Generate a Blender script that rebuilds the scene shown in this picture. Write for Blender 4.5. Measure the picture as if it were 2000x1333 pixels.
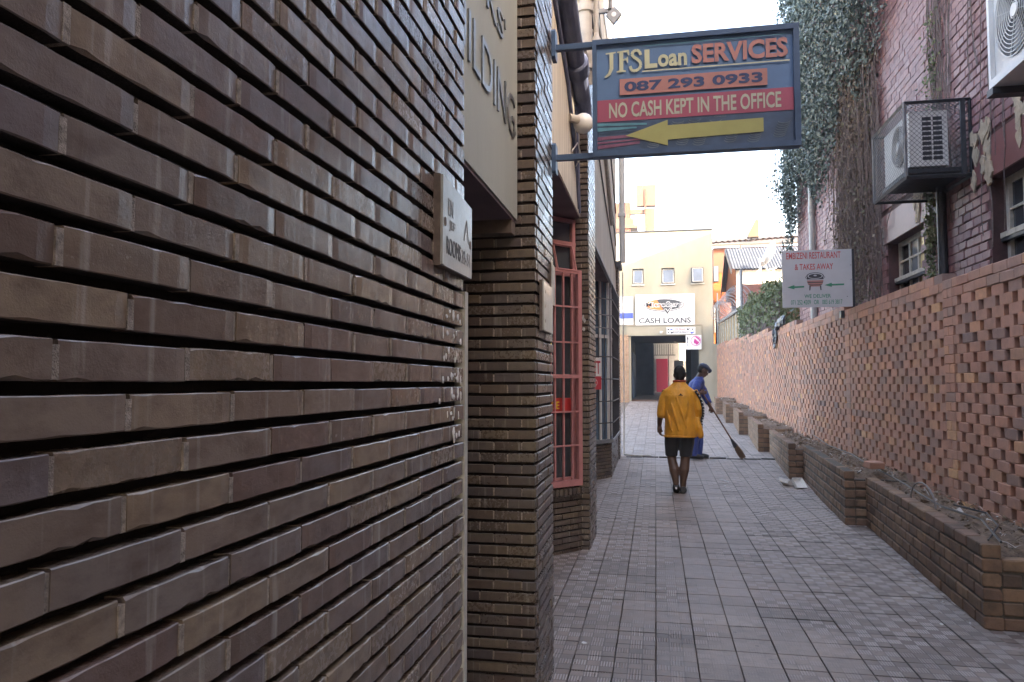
import bpy, math, random
from math import sin, cos, pi, radians, atan2, sqrt
from mathutils import Vector, Matrix
random.seed(11)
for o in list(bpy.data.objects): bpy.data.objects.remove(o)
SC = bpy.context.scene
COL = SC.collection

# ---------------------------------------------------------------- camera
cam = bpy.data.cameras.new('camera'); camo = bpy.data.objects.new('camera', cam); COL.objects.link(camo)
cam.sensor_width = 36.0; cam.lens = 36.0*1450/2000; cam.clip_start = 0.02; cam.clip_end = 3000
YAW = math.atan(280/1450); PIT = math.atan(80.5/1450)
camo.location = (0, 0, 1.5); camo.rotation_euler = (pi/2+PIT, 0, YAW)
SC.camera = camo
SC.render.resolution_x = 1024; SC.render.resolution_y = 682

# ---------------------------------------------------------------- sky, sun, exposure
SUN_A, SUN_B = 1.10, 0.80            # towards the sun: (+1.10, -1, +0.80)
sdir = Vector((SUN_A, -1.0, SUN_B)).normalized()
elev = math.asin(sdir.z); azim = atan2(sdir.x, sdir.y)
W = bpy.data.worlds.new('World'); SC.world = W; W.use_nodes = True
nt = W.node_tree; bg = nt.nodes['Background']
sky = nt.nodes.new('ShaderNodeTexSky'); sky.sky_type = 'NISHITA'; sky.sun_disc = False
sky.sun_elevation = elev; sky.sun_rotation = azim
sky.air_density = 1.0; sky.dust_density = 3.0; sky.ozone_density = 1.0
nt.links.new(sky.outputs[0], bg.inputs[0]); bg.inputs[1].default_value = 0.15
sl = bpy.data.lights.new('sun', 'SUN'); sl.energy = 2.0; sl.angle = radians(0.5); sl.color = (1.0, 0.93, 0.82)
so = bpy.data.objects.new('sun', sl); COL.objects.link(so); so.rotation_euler = (-sdir).to_track_quat('-Z', 'Y').to_euler()
so.location = (20, -20, 30)
SC.view_settings.view_transform = 'Standard'; SC.view_settings.look = 'None'
SC.view_settings.gamma = 1.0; SC.view_settings.use_curve_mapping = False
SC.view_settings.exposure = 3.6
SC.view_settings.use_white_balance = True; SC.view_settings.white_balance_temperature = 7700; SC.view_settings.white_balance_tint = 14
SC.render.engine = 'CYCLES'
try:
    SC.cycles.max_bounces = 8; SC.cycles.diffuse_bounces = 5; SC.cycles.glossy_bounces = 3
    SC.cycles.volume_bounces = 0
except Exception: pass

# ---------------------------------------------------------------- materials
def new_mat(name):
    m = bpy.data.materials.new(name); m.use_nodes = True
    return m, m.node_tree, m.node_tree.nodes['Principled BSDF']
def ND(t, kind, **kw):
    n = t.nodes.new('ShaderNode'+kind)
    for k, v in kw.items():
        if k in n.inputs: n.inputs[k].default_value = v
        else: setattr(n, k, v)
    return n
def rgba(c): return (c[0], c[1], c[2], 1.0)
def ramp(t, stops):
    r = t.nodes.new('ShaderNodeValToRGB'); e = r.color_ramp.elements
    while len(e) > 1: e.remove(e[-1])
    e[0].position = stops[0][0]; e[0].color = rgba(stops[0][1])
    for p, c in stops[1:]:
        x = e.new(p); x.color = rgba(c)
    return r
def mixc(t, a, b, fac, mode='MIX'):
    m = t.nodes.new('ShaderNodeMix'); m.data_type = 'RGBA'; m.blend_type = mode
    for i, v in ((0, fac), (6, a), (7, b)):
        if hasattr(v, 'node') or isinstance(v, bpy.types.NodeSocket): t.links.new(v, m.inputs[i])
        else: m.inputs[i].default_value = v if i == 0 else rgba(v)
    return m.outputs[2]
def math_(t, op, a, b=None, c=None):
    m = t.nodes.new('ShaderNodeMath'); m.operation = op
    for i, v in enumerate((a, b, c)):
        if v is None: continue
        if isinstance(v, bpy.types.NodeSocket): t.links.new(v, m.inputs[i])
        else: m.inputs[i].default_value = v
    return m.outputs[0]
def noise(t, scale, detail=4.0, rough=0.55, stretch=None):
    g = ND(t, 'NewGeometry'); src = g.outputs['Position']
    if stretch:
        mp = ND(t, 'Mapping'); mp.inputs['Scale'].default_value = stretch
        t.links.new(src, mp.inputs['Vector']); src = mp.outputs[0]
    n = ND(t, 'TexNoise'); n.inputs['Scale'].default_value = scale; n.inputs['Detail'].default_value = detail; n.inputs['Roughness'].default_value = rough
    t.links.new(src, n.inputs['Vector'])
    return n.outputs['Fac']
def bump(t, p, h, strength, dist):
    b = ND(t, 'Bump'); b.inputs['Strength'].default_value = strength; b.inputs['Distance'].default_value = dist
    t.links.new(h, b.inputs['Height']); t.links.new(b.outputs[0], p.inputs['Normal'])
    return b
def plain(name, c, rough=0.6, metal=0.0, var=0.25, vscale=6.0, bs=0.15, bscale=60.0, bd=0.002, stretch=None, c2=None, spec=0.5):
    m, t, p = new_mat(name)
    n = noise(t, vscale, 5, 0.6, stretch)
    d = c2 if c2 else tuple(x*(1-var) for x in c)
    r = ramp(t, [(0.32, d), (0.68, c)]); t.links.new(n, r.inputs[0])
    t.links.new(r.outputs[0], p.inputs['Base Color'])
    p.inputs['Roughness'].default_value = rough; p.inputs['Metallic'].default_value = metal
    p.inputs['Specular IOR Level'].default_value = spec
    if bs: bump(t, p, noise(t, bscale, 4, 0.6), bs, bd)
    return m
def brick_mat(name, stops, rough=(0.45, 0.75), src='object', mott=0.45, mscale=14.0, bs=0.35, bscale=160.0, bd=0.002, dark=None, stretch=None, streak=0.0, spec=0.5):
    m, t, p = new_mat(name)
    if src == 'object':
        rn = ND(t, 'ObjectInfo').outputs['Random']
    else:
        a = ND(t, 'Attribute'); a.attribute_name = 'rnd'; rn = a.outputs['Fac']
    r = ramp(t, stops); t.links.new(rn, r.inputs[0])
    n1 = noise(t, mscale, 5, 0.62, stretch)
    col = mixc(t, r.outputs[0], dark or (0.05, 0.04, 0.038), math_(t, 'MULTIPLY', math_(t, 'SMOOTH_MIN', math_(t, 'MAXIMUM', math_(t, 'MULTIPLY', math_(t, 'SUBTRACT', n1, 0.42), 2.4), 0.0), 1.0, 0.2), mott))
    if streak:
        n3 = noise(t, 3.0, 3, 0.5, (16, 16, 1.2))
        col = mixc(t, col, (0.42, 0.40, 0.36), math_(t, 'MULTIPLY', math_(t, 'MAXIMUM', math_(t, 'SUBTRACT', n3, 0.60), 0.0), streak))
    t.links.new(col, p.inputs['Base Color'])
    n2 = noise(t, mscale*2.3, 4, 0.6)
    rr = math_(t, 'MULTIPLY_ADD', math_(t, 'ADD', math_(t, 'MULTIPLY', n2, 0.6), math_(t, 'MULTIPLY', rn, 0.4)), rough[1]-rough[0], rough[0])
    t.links.new(rr, p.inputs['Roughness'])
    p.inputs['Specular IOR Level'].default_value = spec
    bump(t, p, math_(t, 'ADD', noise(t, bscale, 4, 0.65), math_(t, 'MULTIPLY', noise(t, bscale*0.22, 3, 0.6), 1.6)), bs, bd)
    return m
def flat(name, c, rough=0.5, spec=0.5):
    m, t, p = new_mat(name); p.inputs['Base Color'].default_value = rgba(c); p.inputs['Roughness'].default_value = rough
    p.inputs['Specular IOR Level'].default_value = spec
    return m
def glassy(name, c, rough=0.08, var=0.4):
    m, t, p = new_mat(name)
    r = ramp(t, [(0.3, tuple(x*(1-var) for x in c)), (0.7, c)]); t.links.new(noise(t, 2.5, 3), r.inputs[0])
    t.links.new(r.outputs[0], p.inputs['Base Color']); p.inputs['Roughness'].default_value = rough
    p.inputs['Specular IOR Level'].default_value = 0.8
    bump(t, p, noise(t, 3.0, 2), 0.08, 0.01)
    return m

GLAZED = [(0.0, (0.134, 0.093, 0.076)), (0.09, (0.217, 0.164, 0.125)), (0.18, (0.181, 0.142, 0.122)), (0.27, (0.264, 0.198, 0.138)), (0.35, (0.193, 0.158, 0.138)), (0.44, (0.169, 0.113, 0.094)), (0.52, (0.225, 0.177, 0.141)), (0.6, (0.168, 0.136, 0.132)), (0.68, (0.143, 0.11, 0.102)), (0.76, (0.245, 0.18, 0.123)), (0.85, (0.197, 0.139, 0.105)), (0.93, (0.28, 0.216, 0.153)), (1.0, (0.129, 0.098, 0.088))]
M = {}
M['glaze'] = brick_mat('glazed_brown_brick', GLAZED, (0.13, 0.34), 'object', 0.75, 30.0, 0.32, 420.0, 0.0014, (0.070, 0.044, 0.036), (1, 0.45, 0.9), 3.2, 0.6)
SHADEG = [(p, tuple(c*0.55 for c in col)) for p, col in GLAZED]  # brown brick ramp darkened, putting the pillars' shade into the colour
M['glaze2'] = brick_mat('shade_toned_glazed_brick', SHADEG, (0.18, 0.42), 'object', 0.6, 30.0, 0.5, 420.0, 0.0014, (0.05, 0.036, 0.032), (1, 0.45, 0.9), 2.2, 0.6)
M['glaze2_s'] = brick_mat('shade_toned_glazed_brick_far', SHADEG, (0.18, 0.42), 'attr', 0.6, 30.0, 0.5, 420.0, 0.0014, (0.05, 0.036, 0.032), (1, 0.45, 0.9), 2.2, 0.6)
M['glaze_s'] = brick_mat('glazed_brown_brick_far', GLAZED, (0.20, 0.46), 'attr', 0.5, 26.0, 0.5, 420.0, 0.0014, (0.06, 0.045, 0.04), (1, 0.45, 0.9), 0.9, 0.6)
DARKB = [(0.0, (0.075, 0.062, 0.058)), (0.3, (0.115, 0.092, 0.082)), (0.55, (0.09, 0.078, 0.076)), (0.8, (0.13, 0.105, 0.092)), (1.0, (0.07, 0.058, 0.058))]
M['joint_dark'] = plain('mortar_and_underside_shade', (0.035, 0.026, 0.023), 0.95, 0, 0.4, 40, 0.6, 300, 0.003)
M['perpend'] = plain('rough_pale_mortar', (0.40, 0.33, 0.27), 0.95, 0, 0.6, 120, 0.9, 500, 0.003)
REDB = [(0.0, (0.422, 0.210, 0.149)), (0.15, (0.521, 0.274, 0.195)), (0.3, (0.466, 0.261, 0.195)), (0.45, (0.379, 0.242, 0.195)), (0.58, (0.550, 0.287, 0.199)),
        (0.7, (0.479, 0.261, 0.183)), (0.8, (0.296, 0.203, 0.176)), (0.9, (0.535, 0.299, 0.188)), (0.965, (0.590, 0.312, 0.195)), (0.985, (0.648, 0.421, 0.229)), (1.0, (0.676, 0.306, 0.172))]
M['lat'] = brick_mat('red_clay_brick', REDB, (0.7, 0.95), 'object', 0.4, 11.0, 0.35, 200.0, 0.002, (0.12, 0.085, 0.075), spec=0.3)
M['lat_s'] = brick_mat('red_clay_brick_far', REDB, (0.7, 0.95), 'attr', 0.4, 11.0, 0.35, 200.0, 0.002, (0.12, 0.085, 0.075), spec=0.3)
PURB = [(0.0, (0.199, 0.087, 0.093)), (0.25, (0.251, 0.120, 0.124)), (0.5, (0.218, 0.111, 0.121)), (0.75, (0.270, 0.141, 0.147)), (1.0, (0.178, 0.084, 0.100))]
M['pur'] = brick_mat('oxblood_painted_brick', PURB, (0.42, 0.75), 'object', 0.5, 5.0, 0.5, 60.0, 0.004, (0.09, 0.05, 0.05), (1, 1, 0.5), 1.4)
M['pur_s'] = brick_mat('oxblood_painted_brick_far', PURB, (0.42, 0.75), 'attr', 0.5, 5.0, 0.5, 60.0, 0.004, (0.09, 0.05, 0.05), (1, 1, 0.5), 1.4)
M['pur_wall'] = plain('oxblood_painted_mortar', (0.105, 0.05, 0.05), 0.8, 0, 0.5, 8, 0.5, 90, 0.004)
M['pur_band'] = plain('oxblood_painted_plaster', (0.20, 0.078, 0.078), 0.5, 0, 0.25, 3, 0.3, 40, 0.004)
M['peeled'] = plain('bare_plaster_patch', (0.43, 0.36, 0.27), 0.9, 0, 0.35, 20, 0.4, 90, 0.003)
PLB = [(0.0, (0.165, 0.100, 0.069)), (0.25, (0.241, 0.148, 0.097)), (0.5, (0.193, 0.118, 0.085)), (0.75, (0.281, 0.178, 0.110)), (1.0, (0.138, 0.092, 0.069))]
M['plant'] = brick_mat('weathered_planter_brick', PLB, (0.7, 0.95), 'object', 0.85, 9.0, 0.6, 140.0, 0.003, (0.055, 0.048, 0.04), spec=0.3)
M['plant_s'] = brick_mat('weathered_planter_brick_far', PLB, (0.7, 0.95), 'attr', 0.6, 9.0, 0.5, 140.0, 0.003, (0.06, 0.055, 0.045), spec=0.3)
M['plant_mortar'] = plain('dirty_mortar', (0.10, 0.085, 0.068), 0.95, 0, 0.5, 30, 0.5, 200, 0.003)
M['soil'] = plain('dry_soil', (0.24, 0.165, 0.115), 0.95, 0, 0.6, 22, 1.0, 70, 0.02)
M['cream'] = plain('cream_painted_plaster', (0.37, 0.38, 0.325), 0.75, 0, 0.22, 2.2, 0.25, 30, 0.004, (1, 1, 0.25), (0.30, 0.305, 0.265))
M['cream2'] = plain('stained_cream_plaster', (0.60, 0.55, 0.45), 0.8, 0, 0.4, 3.0, 0.25, 30, 0.004, (5, 5, 0.3), (0.36, 0.32, 0.27))
M['facade'] = plain('pale_yellow_plaster', (0.345, 0.315, 0.24), 0.85, 0, 0.15, 0.9, 0.3, 14, 0.006, (1, 1, 0.4), (0.275, 0.247, 0.182))
M['soffit'] = plain('dusty_mauve_soffit', (0.18, 0.125, 0.145), 0.8, 0, 0.3, 3, 0.1)
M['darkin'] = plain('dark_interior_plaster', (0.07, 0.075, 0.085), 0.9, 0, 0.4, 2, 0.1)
M['steel_navy'] = plain('dark_blue_painted_steel', (0.055, 0.11, 0.20), 0.45, 0.0, 0.3, 9, 0.1)
M['steel_dark'] = plain('dark_grey_steel', (0.06, 0.065, 0.075), 0.5, 0.4, 0.4, 12, 0.1)
M['steel_grey'] = plain('weathered_grey_steel', (0.28, 0.29, 0.30), 0.5, 0.3, 0.3, 14, 0.1)
M['galv'] = plain('galvanised_wire', (0.32, 0.33, 0.34), 0.45, 0.6, 0.3, 20, 0)
M['pinkpaint'] = plain('salmon_pink_gloss_paint', (0.46, 0.20, 0.20), 0.4, 0, 0.2, 12, 0.1, 90, 0.001)
M['white'] = plain('off_white_enamel', (0.72, 0.72, 0.70), 0.4, 0, 0.12, 8, 0.08)
M['offwhite'] = plain('weathered_white_paint', (0.56, 0.54, 0.48), 0.6, 0, 0.35, 18, 0.3, 80, 0.002)
M['plaque'] = plain('worn_white_plaque_enamel', (0.40, 0.41, 0.39), 0.22, 0, 0.18, 14, 0.18, 55, 0.003)
M['plaque_edge'] = plain('rusted_plaque_edge', (0.16, 0.12, 0.10), 0.8, 0, 0.4, 30, 0.3)
M['ink'] = plain('faded_black_paint', (0.13, 0.13, 0.13), 0.6, 0, 0.4, 60, 0)
M['ink2'] = plain('very_faded_black_paint', (0.27, 0.27, 0.26), 0.6, 0, 0.4, 60, 0)
M['metalletter'] = plain('tarnished_metal_letter', (0.34, 0.35, 0.35), 0.35, 0.75, 0.4, 25, 0.1)
M['glass'] = glassy('dark_window_glass', (0.055, 0.065, 0.075))
M['glassb'] = glassy('blue_window_glass', (0.10, 0.17, 0.24))
M['glassg'] = glassy('grey_window_glass', (0.20, 0.24, 0.28), 0.15)
M['glassd'] = glassy('dim_grey_window_glass', (0.085, 0.11, 0.14), 0.12)
M['glassw'] = glassy('yellow_reflection_glass', (0.85, 0.74, 0.42), 0.15, 0.25)  # yellow colour imitates a warm reflection in the panes
M['rubber'] = plain('black_cable_sheath', (0.04, 0.04, 0.042), 0.5, 0, 0.3, 20, 0)
M['stone_grey'] = plain('grey_pvc_pipe', (0.42, 0.43, 0.43), 0.45, 0, 0.2, 5, 0.05)
M['pipecream'] = plain('cream_cast_iron_pipe', (0.52, 0.47, 0.40), 0.55, 0, 0.25, 6, 0.2, 50, 0.003)
M['pipeblue'] = plain('haze_blue_cast_iron_pipe', (0.14, 0.165, 0.26), 0.6, 0, 0.35, 7, 0.3, 50, 0.004)  # blue put into the colour for the haze before the pipe
M['globe'] = plain('opal_glass', (0.66, 0.66, 0.63), 0.2, 0, 0.08, 4, 0)
M['leaf'] = brick_mat('ivy_leaf', [(0, (0.067, 0.098, 0.091)), (0.4, (0.095, 0.144, 0.130)), (0.75, (0.129, 0.184, 0.163)), (0.93, (0.179, 0.230, 0.202)), (1, (0.235, 0.230, 0.182))], (0.35, 0.6), 'attr', 0.2, 3.0, 0.1)  # leaf tones lightened and blued to put haze into the colour
M['leafdry'] = brick_mat('dry_creeper_leaf', [(0, (0.15, 0.11, 0.09)), (0.5, (0.22, 0.17, 0.13)), (1, (0.17, 0.18, 0.12))], (0.7, 0.9), 'attr', 0.3, 3.0, 0.1)
M['leafhedge'] = brick_mat('hedge_leaf', [(0, (0.09, 0.115, 0.055)), (0.5, (0.135, 0.18, 0.075)), (1, (0.20, 0.21, 0.12))], (0.5, 0.8), 'attr', 0.2, 3.0, 0.1)
M['vine'] = plain('dry_vine_stem', (0.21, 0.165, 0.155), 0.95, 0, 0.45, 40, 0.4, 120, 0.003)
M['orangew'] = plain('orange_plaster', (0.288, 0.084, 0.014), 0.85, 0, 0.15, 1.2, 0.1)
M['peachw'] = plain('peach_plaster', (0.19, 0.068, 0.038), 0.85, 0, 0.15, 1.2, 0.1)
M['zinc'] = plain('grey_corrugated_iron', (0.062, 0.072, 0.088), 0.8, 0.0, 0.25, 1.5, 0.05)
M['zincold'] = plain('weathered_corrugated_iron', (0.080, 0.066, 0.056), 0.9, 0.0, 0.35, 0.8, 0.05)
M['chimney'] = plain('orange_brick_far', (0.160, 0.046, 0.022), 0.9, 0, 0.35, 3.5, 0.2)
M['concrete'] = plain('tan_concrete', (0.132, 0.074, 0.046), 0.9, 0, 0.2, 1.0, 0.1)
M['farbrick'] = plain('dull_red_brick_far', (0.30, 0.13, 0.10), 0.9, 0, 0.4, 5, 0.2)
M['tanbrick'] = [(0, (0.32, 0.20, 0.12)), (0.5, (0.42, 0.27, 0.17)), (1, (0.36, 0.22, 0.15))]
M['tanb'] = brick_mat('tan_face_brick', M['tanbrick'], (0.8, 0.95), 'attr', 0.3, 8, 0.2)
M['ochre'] = plain('ochre_concrete_panel', (0.34, 0.25, 0.14), 0.9, 0, 0.3, 2.0, 0.2)
M['pinkred'] = flat('crimson_paint', (0.50, 0.04, 0.09), 0.5)
M['foam'] = flat('white_foam', (0.82, 0.82, 0.80), 0.5)
M['straw'] = plain('straw_bristle', (0.20, 0.13, 0.085), 0.9, 0, 0.4, 60, 0.3)
M['wood'] = plain('worn_wood_handle', (0.20, 0.11, 0.075), 0.6, 0, 0.3, 20, 0.1)
M['litterw'] = flat('pale_litter', (0.6, 0.6, 0.58), 0.7)

# ---------------------------------------------------------------- mesh helpers
WORLD = {}                      # object -> world origin
def link(o, parent=None, loc=(0, 0, 0)):
    COL.objects.link(o)
    loc = Vector(loc)
    if parent is not None:
        o.parent = parent; o.location = loc-WORLD[parent]
    else: o.location = loc
    WORLD[o] = loc
    return o
def tag(o, label=None, cat=None, group=None, kind=None):
    if label: o['label'] = label
    if cat: o['category'] = cat
    if group: o['group'] = group
    if kind: o['kind'] = kind
    return o
def thing(name, label, cat, loc=(0, 0, 0), group=None):
    return tag(link(bpy.data.objects.new(name, None), None, loc), label, cat, group)
BOXF = [(0, 3, 2, 1), (4, 5, 6, 7), (0, 1, 5, 4), (1, 2, 6, 5), (2, 3, 7, 6), (3, 0, 4, 7)]
class MB:
    def __init__(s): s.v = []; s.f = []; s.r = []; s.isl = []
    def add(s, vs, fs, rnd=0.5):
        n = len(s.v); s.isl.append((n, len(s.f))); s.v += [tuple(x) for x in vs]; s.f += [tuple(i+n for i in f) for f in fs]; s.r += [rnd]*len(fs); return s
    def box(s, x0, x1, y0, y1, z0, z1, rnd=0.5):
        return s.add([(x0, y0, z0), (x1, y0, z0), (x1, y1, z0), (x0, y1, z0), (x0, y0, z1), (x1, y0, z1), (x1, y1, z1), (x0, y1, z1)], BOXF, rnd)
    def obox(s, o, r, L, n, D, H, rnd=0.5, zr=0):       # box from corner o: along r (len L), along n (len D), up H
        o = Vector(o); r = Vector(r)*L; n = Vector(n)*D; u = Vector((0, 0, H))
        p = [o, o+r, o+r+n, o+n]
        return s.add(p+[q+u for q in p], BOXF if r.cross(n).z > 0 else [tuple(reversed(f)) for f in BOXF], rnd)
    def tube(s, pts, rad, k=8, rnd=0.5, cap=True):
        pts = [Vector(p) for p in pts]; m = len(pts)
        rs = rad if isinstance(rad, (list, tuple)) else [rad]*m
        vs = []; ref = Vector((0.13, 0.31, 0.94)); 
        for i, p in enumerate(pts):
            d = (pts[min(i+1, m-1)]-pts[max(i-1, 0)])
            d = d.normalized() if d.length > 1e-9 else Vector((0, 0, 1))
            if abs(d.dot(ref)) > 0.95: ref = Vector((0.94, 0.2, 0.1))
            a = d.cross(ref).normalized(); b = d.cross(a); ref = a.cross(d)
            for j in range(k):
                t = 2*pi*j/k; vs.append(p+(a*cos(t)+b*sin(t))*rs[i])
        fs = []
        for i in range(m-1):
            for j in range(k):
                j2 = (j+1) % k; fs.append((i*k+j, i*k+j2, (i+1)*k+j2, (i+1)*k+j))
        if cap: fs.append(tuple(reversed(range(k)))); fs.append(tuple((m-1)*k+j for j in range(k)))
        return s.add(vs, fs, rnd)
    def lathe(s, o, prof, k=20, axis='z'):
        o = Vector(o); vs = []
        for (r, h) in prof:
            for j in range(k):
                t = 2*pi*j/k
                v = {'z': Vector((r*cos(t), r*sin(t), h)), 'x': Vector((h, r*cos(t), r*sin(t))), 'y': Vector((r*sin(t), h, r*cos(t)))}[axis]
                vs.append(o+v)
        m = len(prof); fs = []
        for i in range(m-1):
            for j in range(k): fs.append((i*k+j, i*k+(j+1) % k, (i+1)*k+(j+1) % k, (i+1)*k+j))
        fs.append(tuple(reversed(range(k)))); fs.append(tuple((m-1)*k+j for j in range(k)))
        return s.add(vs, fs)
    def prism(s, pts, o, r, u, n, d0, d1, rnd=0.5):
        o, r, u, n = Vector(o), Vector(r), Vector(u), Vector(n)
        k = len(pts); a = [o+r*p[0]+u*p[1]+n*d0 for p in pts]; b = [o+r*p[0]+u*p[1]+n*d1 for p in pts]
        area = sum(pts[i][0]*pts[(i+1) % k][1]-pts[(i+1) % k][0]*pts[i][1] for i in range(k))
        ccw = (area > 0) == (r.cross(u).dot(n) > 0)
        fs = [tuple(range(k, 2*k)) if ccw else tuple(reversed(range(k, 2*k))), tuple(reversed(range(k))) if ccw else tuple(range(k))]
        for i in range(k):
            j = (i+1) % k; f = (i, j, k+j, k+i); fs.append(f if ccw else tuple(reversed(f)))
        return s.add(a+b, fs, rnd)
    def pieces(s, name, mat, parent=None, **kw):
        out = []
        for (v0, f0), (v1, f1) in zip(s.isl, s.isl[1:]+[(len(s.v), len(s.f))]):
            m = MB(); m.add(s.v[v0:v1], [tuple(i-v0 for i in f) for f in s.f[f0:f1]], s.r[f0] if f0 < len(s.r) else 0.5); out.append(m.build(name, mat, parent, **kw))
        return out
    def mesh(s, name, org=(0, 0, 0), rnd=False, smooth=False):
        me = bpy.data.meshes.new(name); o = Vector(org)
        me.from_pydata([(v[0]-o.x, v[1]-o.y, v[2]-o.z) for v in s.v], [], s.f)
        if rnd:
            at = me.attributes.new('rnd', 'FLOAT', 'FACE'); at.data.foreach_set('value', s.r)
        if smooth: me.polygons.foreach_set('use_smooth', [True]*len(s.f))
        me.update(); return me
    def build(s, name, mat, parent=None, rnd=False, smooth=False, kind=None):
        if parent is not None: org = WORLD[parent]
        else:
            xs, ys, zs = zip(*s.v); org = Vector(((min(xs)+max(xs))/2, (min(ys)+max(ys))/2, min(zs)))
        me = s.mesh(name, org, rnd, smooth); me.materials.append(M[mat] if isinstance(mat, str) else mat)
        ob = bpy.data.objects.new(name, me); link(ob, parent, org)
        if kind: ob['kind'] = kind
        return ob
def B(x0, x1, y0, y1, z0, z1): return MB().box(x0, x1, y0, y1, z0, z1)
X_, Y_, Z_ = Vector((1, 0, 0)), Vector((0, 1, 0)), Vector((0, 0, 1))

class Face:                      # a flat sign face in the scene: origin, right, up, outward normal
    def __init__(s, o, r, u, n): s.o, s.r, s.u, s.n = Vector(o), Vector(r), Vector(u), Vector(n)
    def poly(s, pts, d, th, name, mat, parent): return MB().prism(pts, s.o, s.r, s.u, s.n, d, d+th).build(name, mat, parent)
    def rect(s, x0, x1, y0, y1, d, th, name, mat, parent): return s.poly([(x0, y0), (x1, y0), (x1, y1), (x0, y1)], d, th, name, mat, parent)
    def ell(s, cx, cy, a, b, d, th, name, mat, parent, k=32, t0=0, t1=2*pi):
        pts = [(cx+a*cos(t0+(t1-t0)*i/k), cy+b*sin(t0+(t1-t0)*i/k)) for i in range(k if t1-t0 > 6.28 else k+1)]
        return s.poly(pts, d, th, name, mat, parent)
    def ring(s, cx, cy, a, b, w, d, th, name, mat, parent, k=32):
        mb = MB()
        for i in range(k):
            t, q = 2*pi*i/k, 2*pi*(i+1)/k
            mb.prism([(cx+(a-w)*cos(t), cy+(b-w)*sin(t)), (cx+a*cos(t), cy+b*sin(t)), (cx+a*cos(q), cy+b*sin(q)), (cx+(a-w)*cos(q), cy+(b-w)*sin(q))], s.o, s.r, s.u, s.n, d, d+th)
        return mb.build(name, mat, parent)
    def text(s, body, x0, x1, y0, y1, d, th, mat, parent, bold=0.0, name='lettering', shear=0.0):
        cu = bpy.data.curves.new('t', 'FONT'); cu.body = body; cu.offset = bold; cu.resolution_u = 3; cu.shear = shear
        to = bpy.data.objects.new('t', cu); COL.objects.link(to)
        dg = bpy.context.evaluated_depsgraph_get(); me = bpy.data.meshes.new_from_object(to.evaluated_get(dg))
        vs = [v.co.copy() for v in me.vertices]; fs = [tuple(p.vertices) for p in me.polygons]
        bpy.data.objects.remove(to); bpy.data.curves.remove(cu); bpy.data.meshes.remove(me)
        ax, bx = min(v.x for v in vs), max(v.x for v in vs); ay, by = min(v.y for v in vs), max(v.y for v in vs)
        n = len(vs); out = []
        for dd in (d+th, d):
            for v in vs:
                x = x0+(v.x-ax)/(bx-ax)*(x1-x0); y = y0+(v.y-ay)/max(by-ay, 1e-6)*(y1-y0)
                out.append(s.o+s.r*x+s.u*y+s.n*dd)
        F = list(fs)+[tuple(i+n for i in reversed(f)) for f in fs]
        cnt = {}
        for f in fs:
            for i in range(len(f)):
                e = (f[i], f[(i+1) % len(f)]); cnt[e] = 1
        for e in list(cnt):
            if (e[1], e[0]) not in cnt: F.append((e[1], e[0], e[0]+n, e[1]+n))
        return MB().add(out, F).build(name, mat, parent)

# ---------------------------------------------------------------- brickwork
_bm = {}
def rough_brick_mesh(L, D, H, mat, nvar=12):
    out = []; n = 9
    for k in range(nvar):
        rn = random.Random(900+k); vs = []
        chip = [rn.random() < 0.09 for _ in range(2*(n+1))]
        for i in range(n+1):
            x = -L/2+L*i/n; e = 0.0022 if i in (0, n) else 0.0
            tb = 0.0010+rn.random()*0.0005+(rn.uniform(0.001, 0.003) if chip[i] else 0); bb = 0.0010+rn.random()*0.0008+(rn.uniform(0.001, 0.0034) if chip[n+1+i] else 0)
            wz = rn.uniform(-0.0003, 0.0003); wy = rn.uniform(-0.0003, 0.0003)
            xj = x+(rn.uniform(-0.0012, 0.0012) if 0 < i < n else rn.uniform(-0.0010, 0.0010))
            vs += [(xj, D, wz), (xj, bb+e, wz), (xj, wy+e, bb+wz), (xj, wy+e, H-tb+wz), (xj, tb+e, H+wz), (xj, D, H+wz)]
        fs = [(i*6+j, (i+1)*6+j, (i+1)*6+j+1, i*6+j+1) for i in range(n) for j in range(5)]+[(5, 4, 3, 2, 1, 0), tuple(n*6+j for j in range(6))]
        fs = [tuple(reversed(f)) if False else f for f in fs]
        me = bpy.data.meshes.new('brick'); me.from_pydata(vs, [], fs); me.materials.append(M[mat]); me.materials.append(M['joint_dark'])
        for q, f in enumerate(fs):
            if f[0] % 6 == 0 and len(f) == 4: me.polygons[q].material_index = 1     # underside painted dark to make the groove read as shade
        me.update(); out.append(me)
    return out
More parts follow.
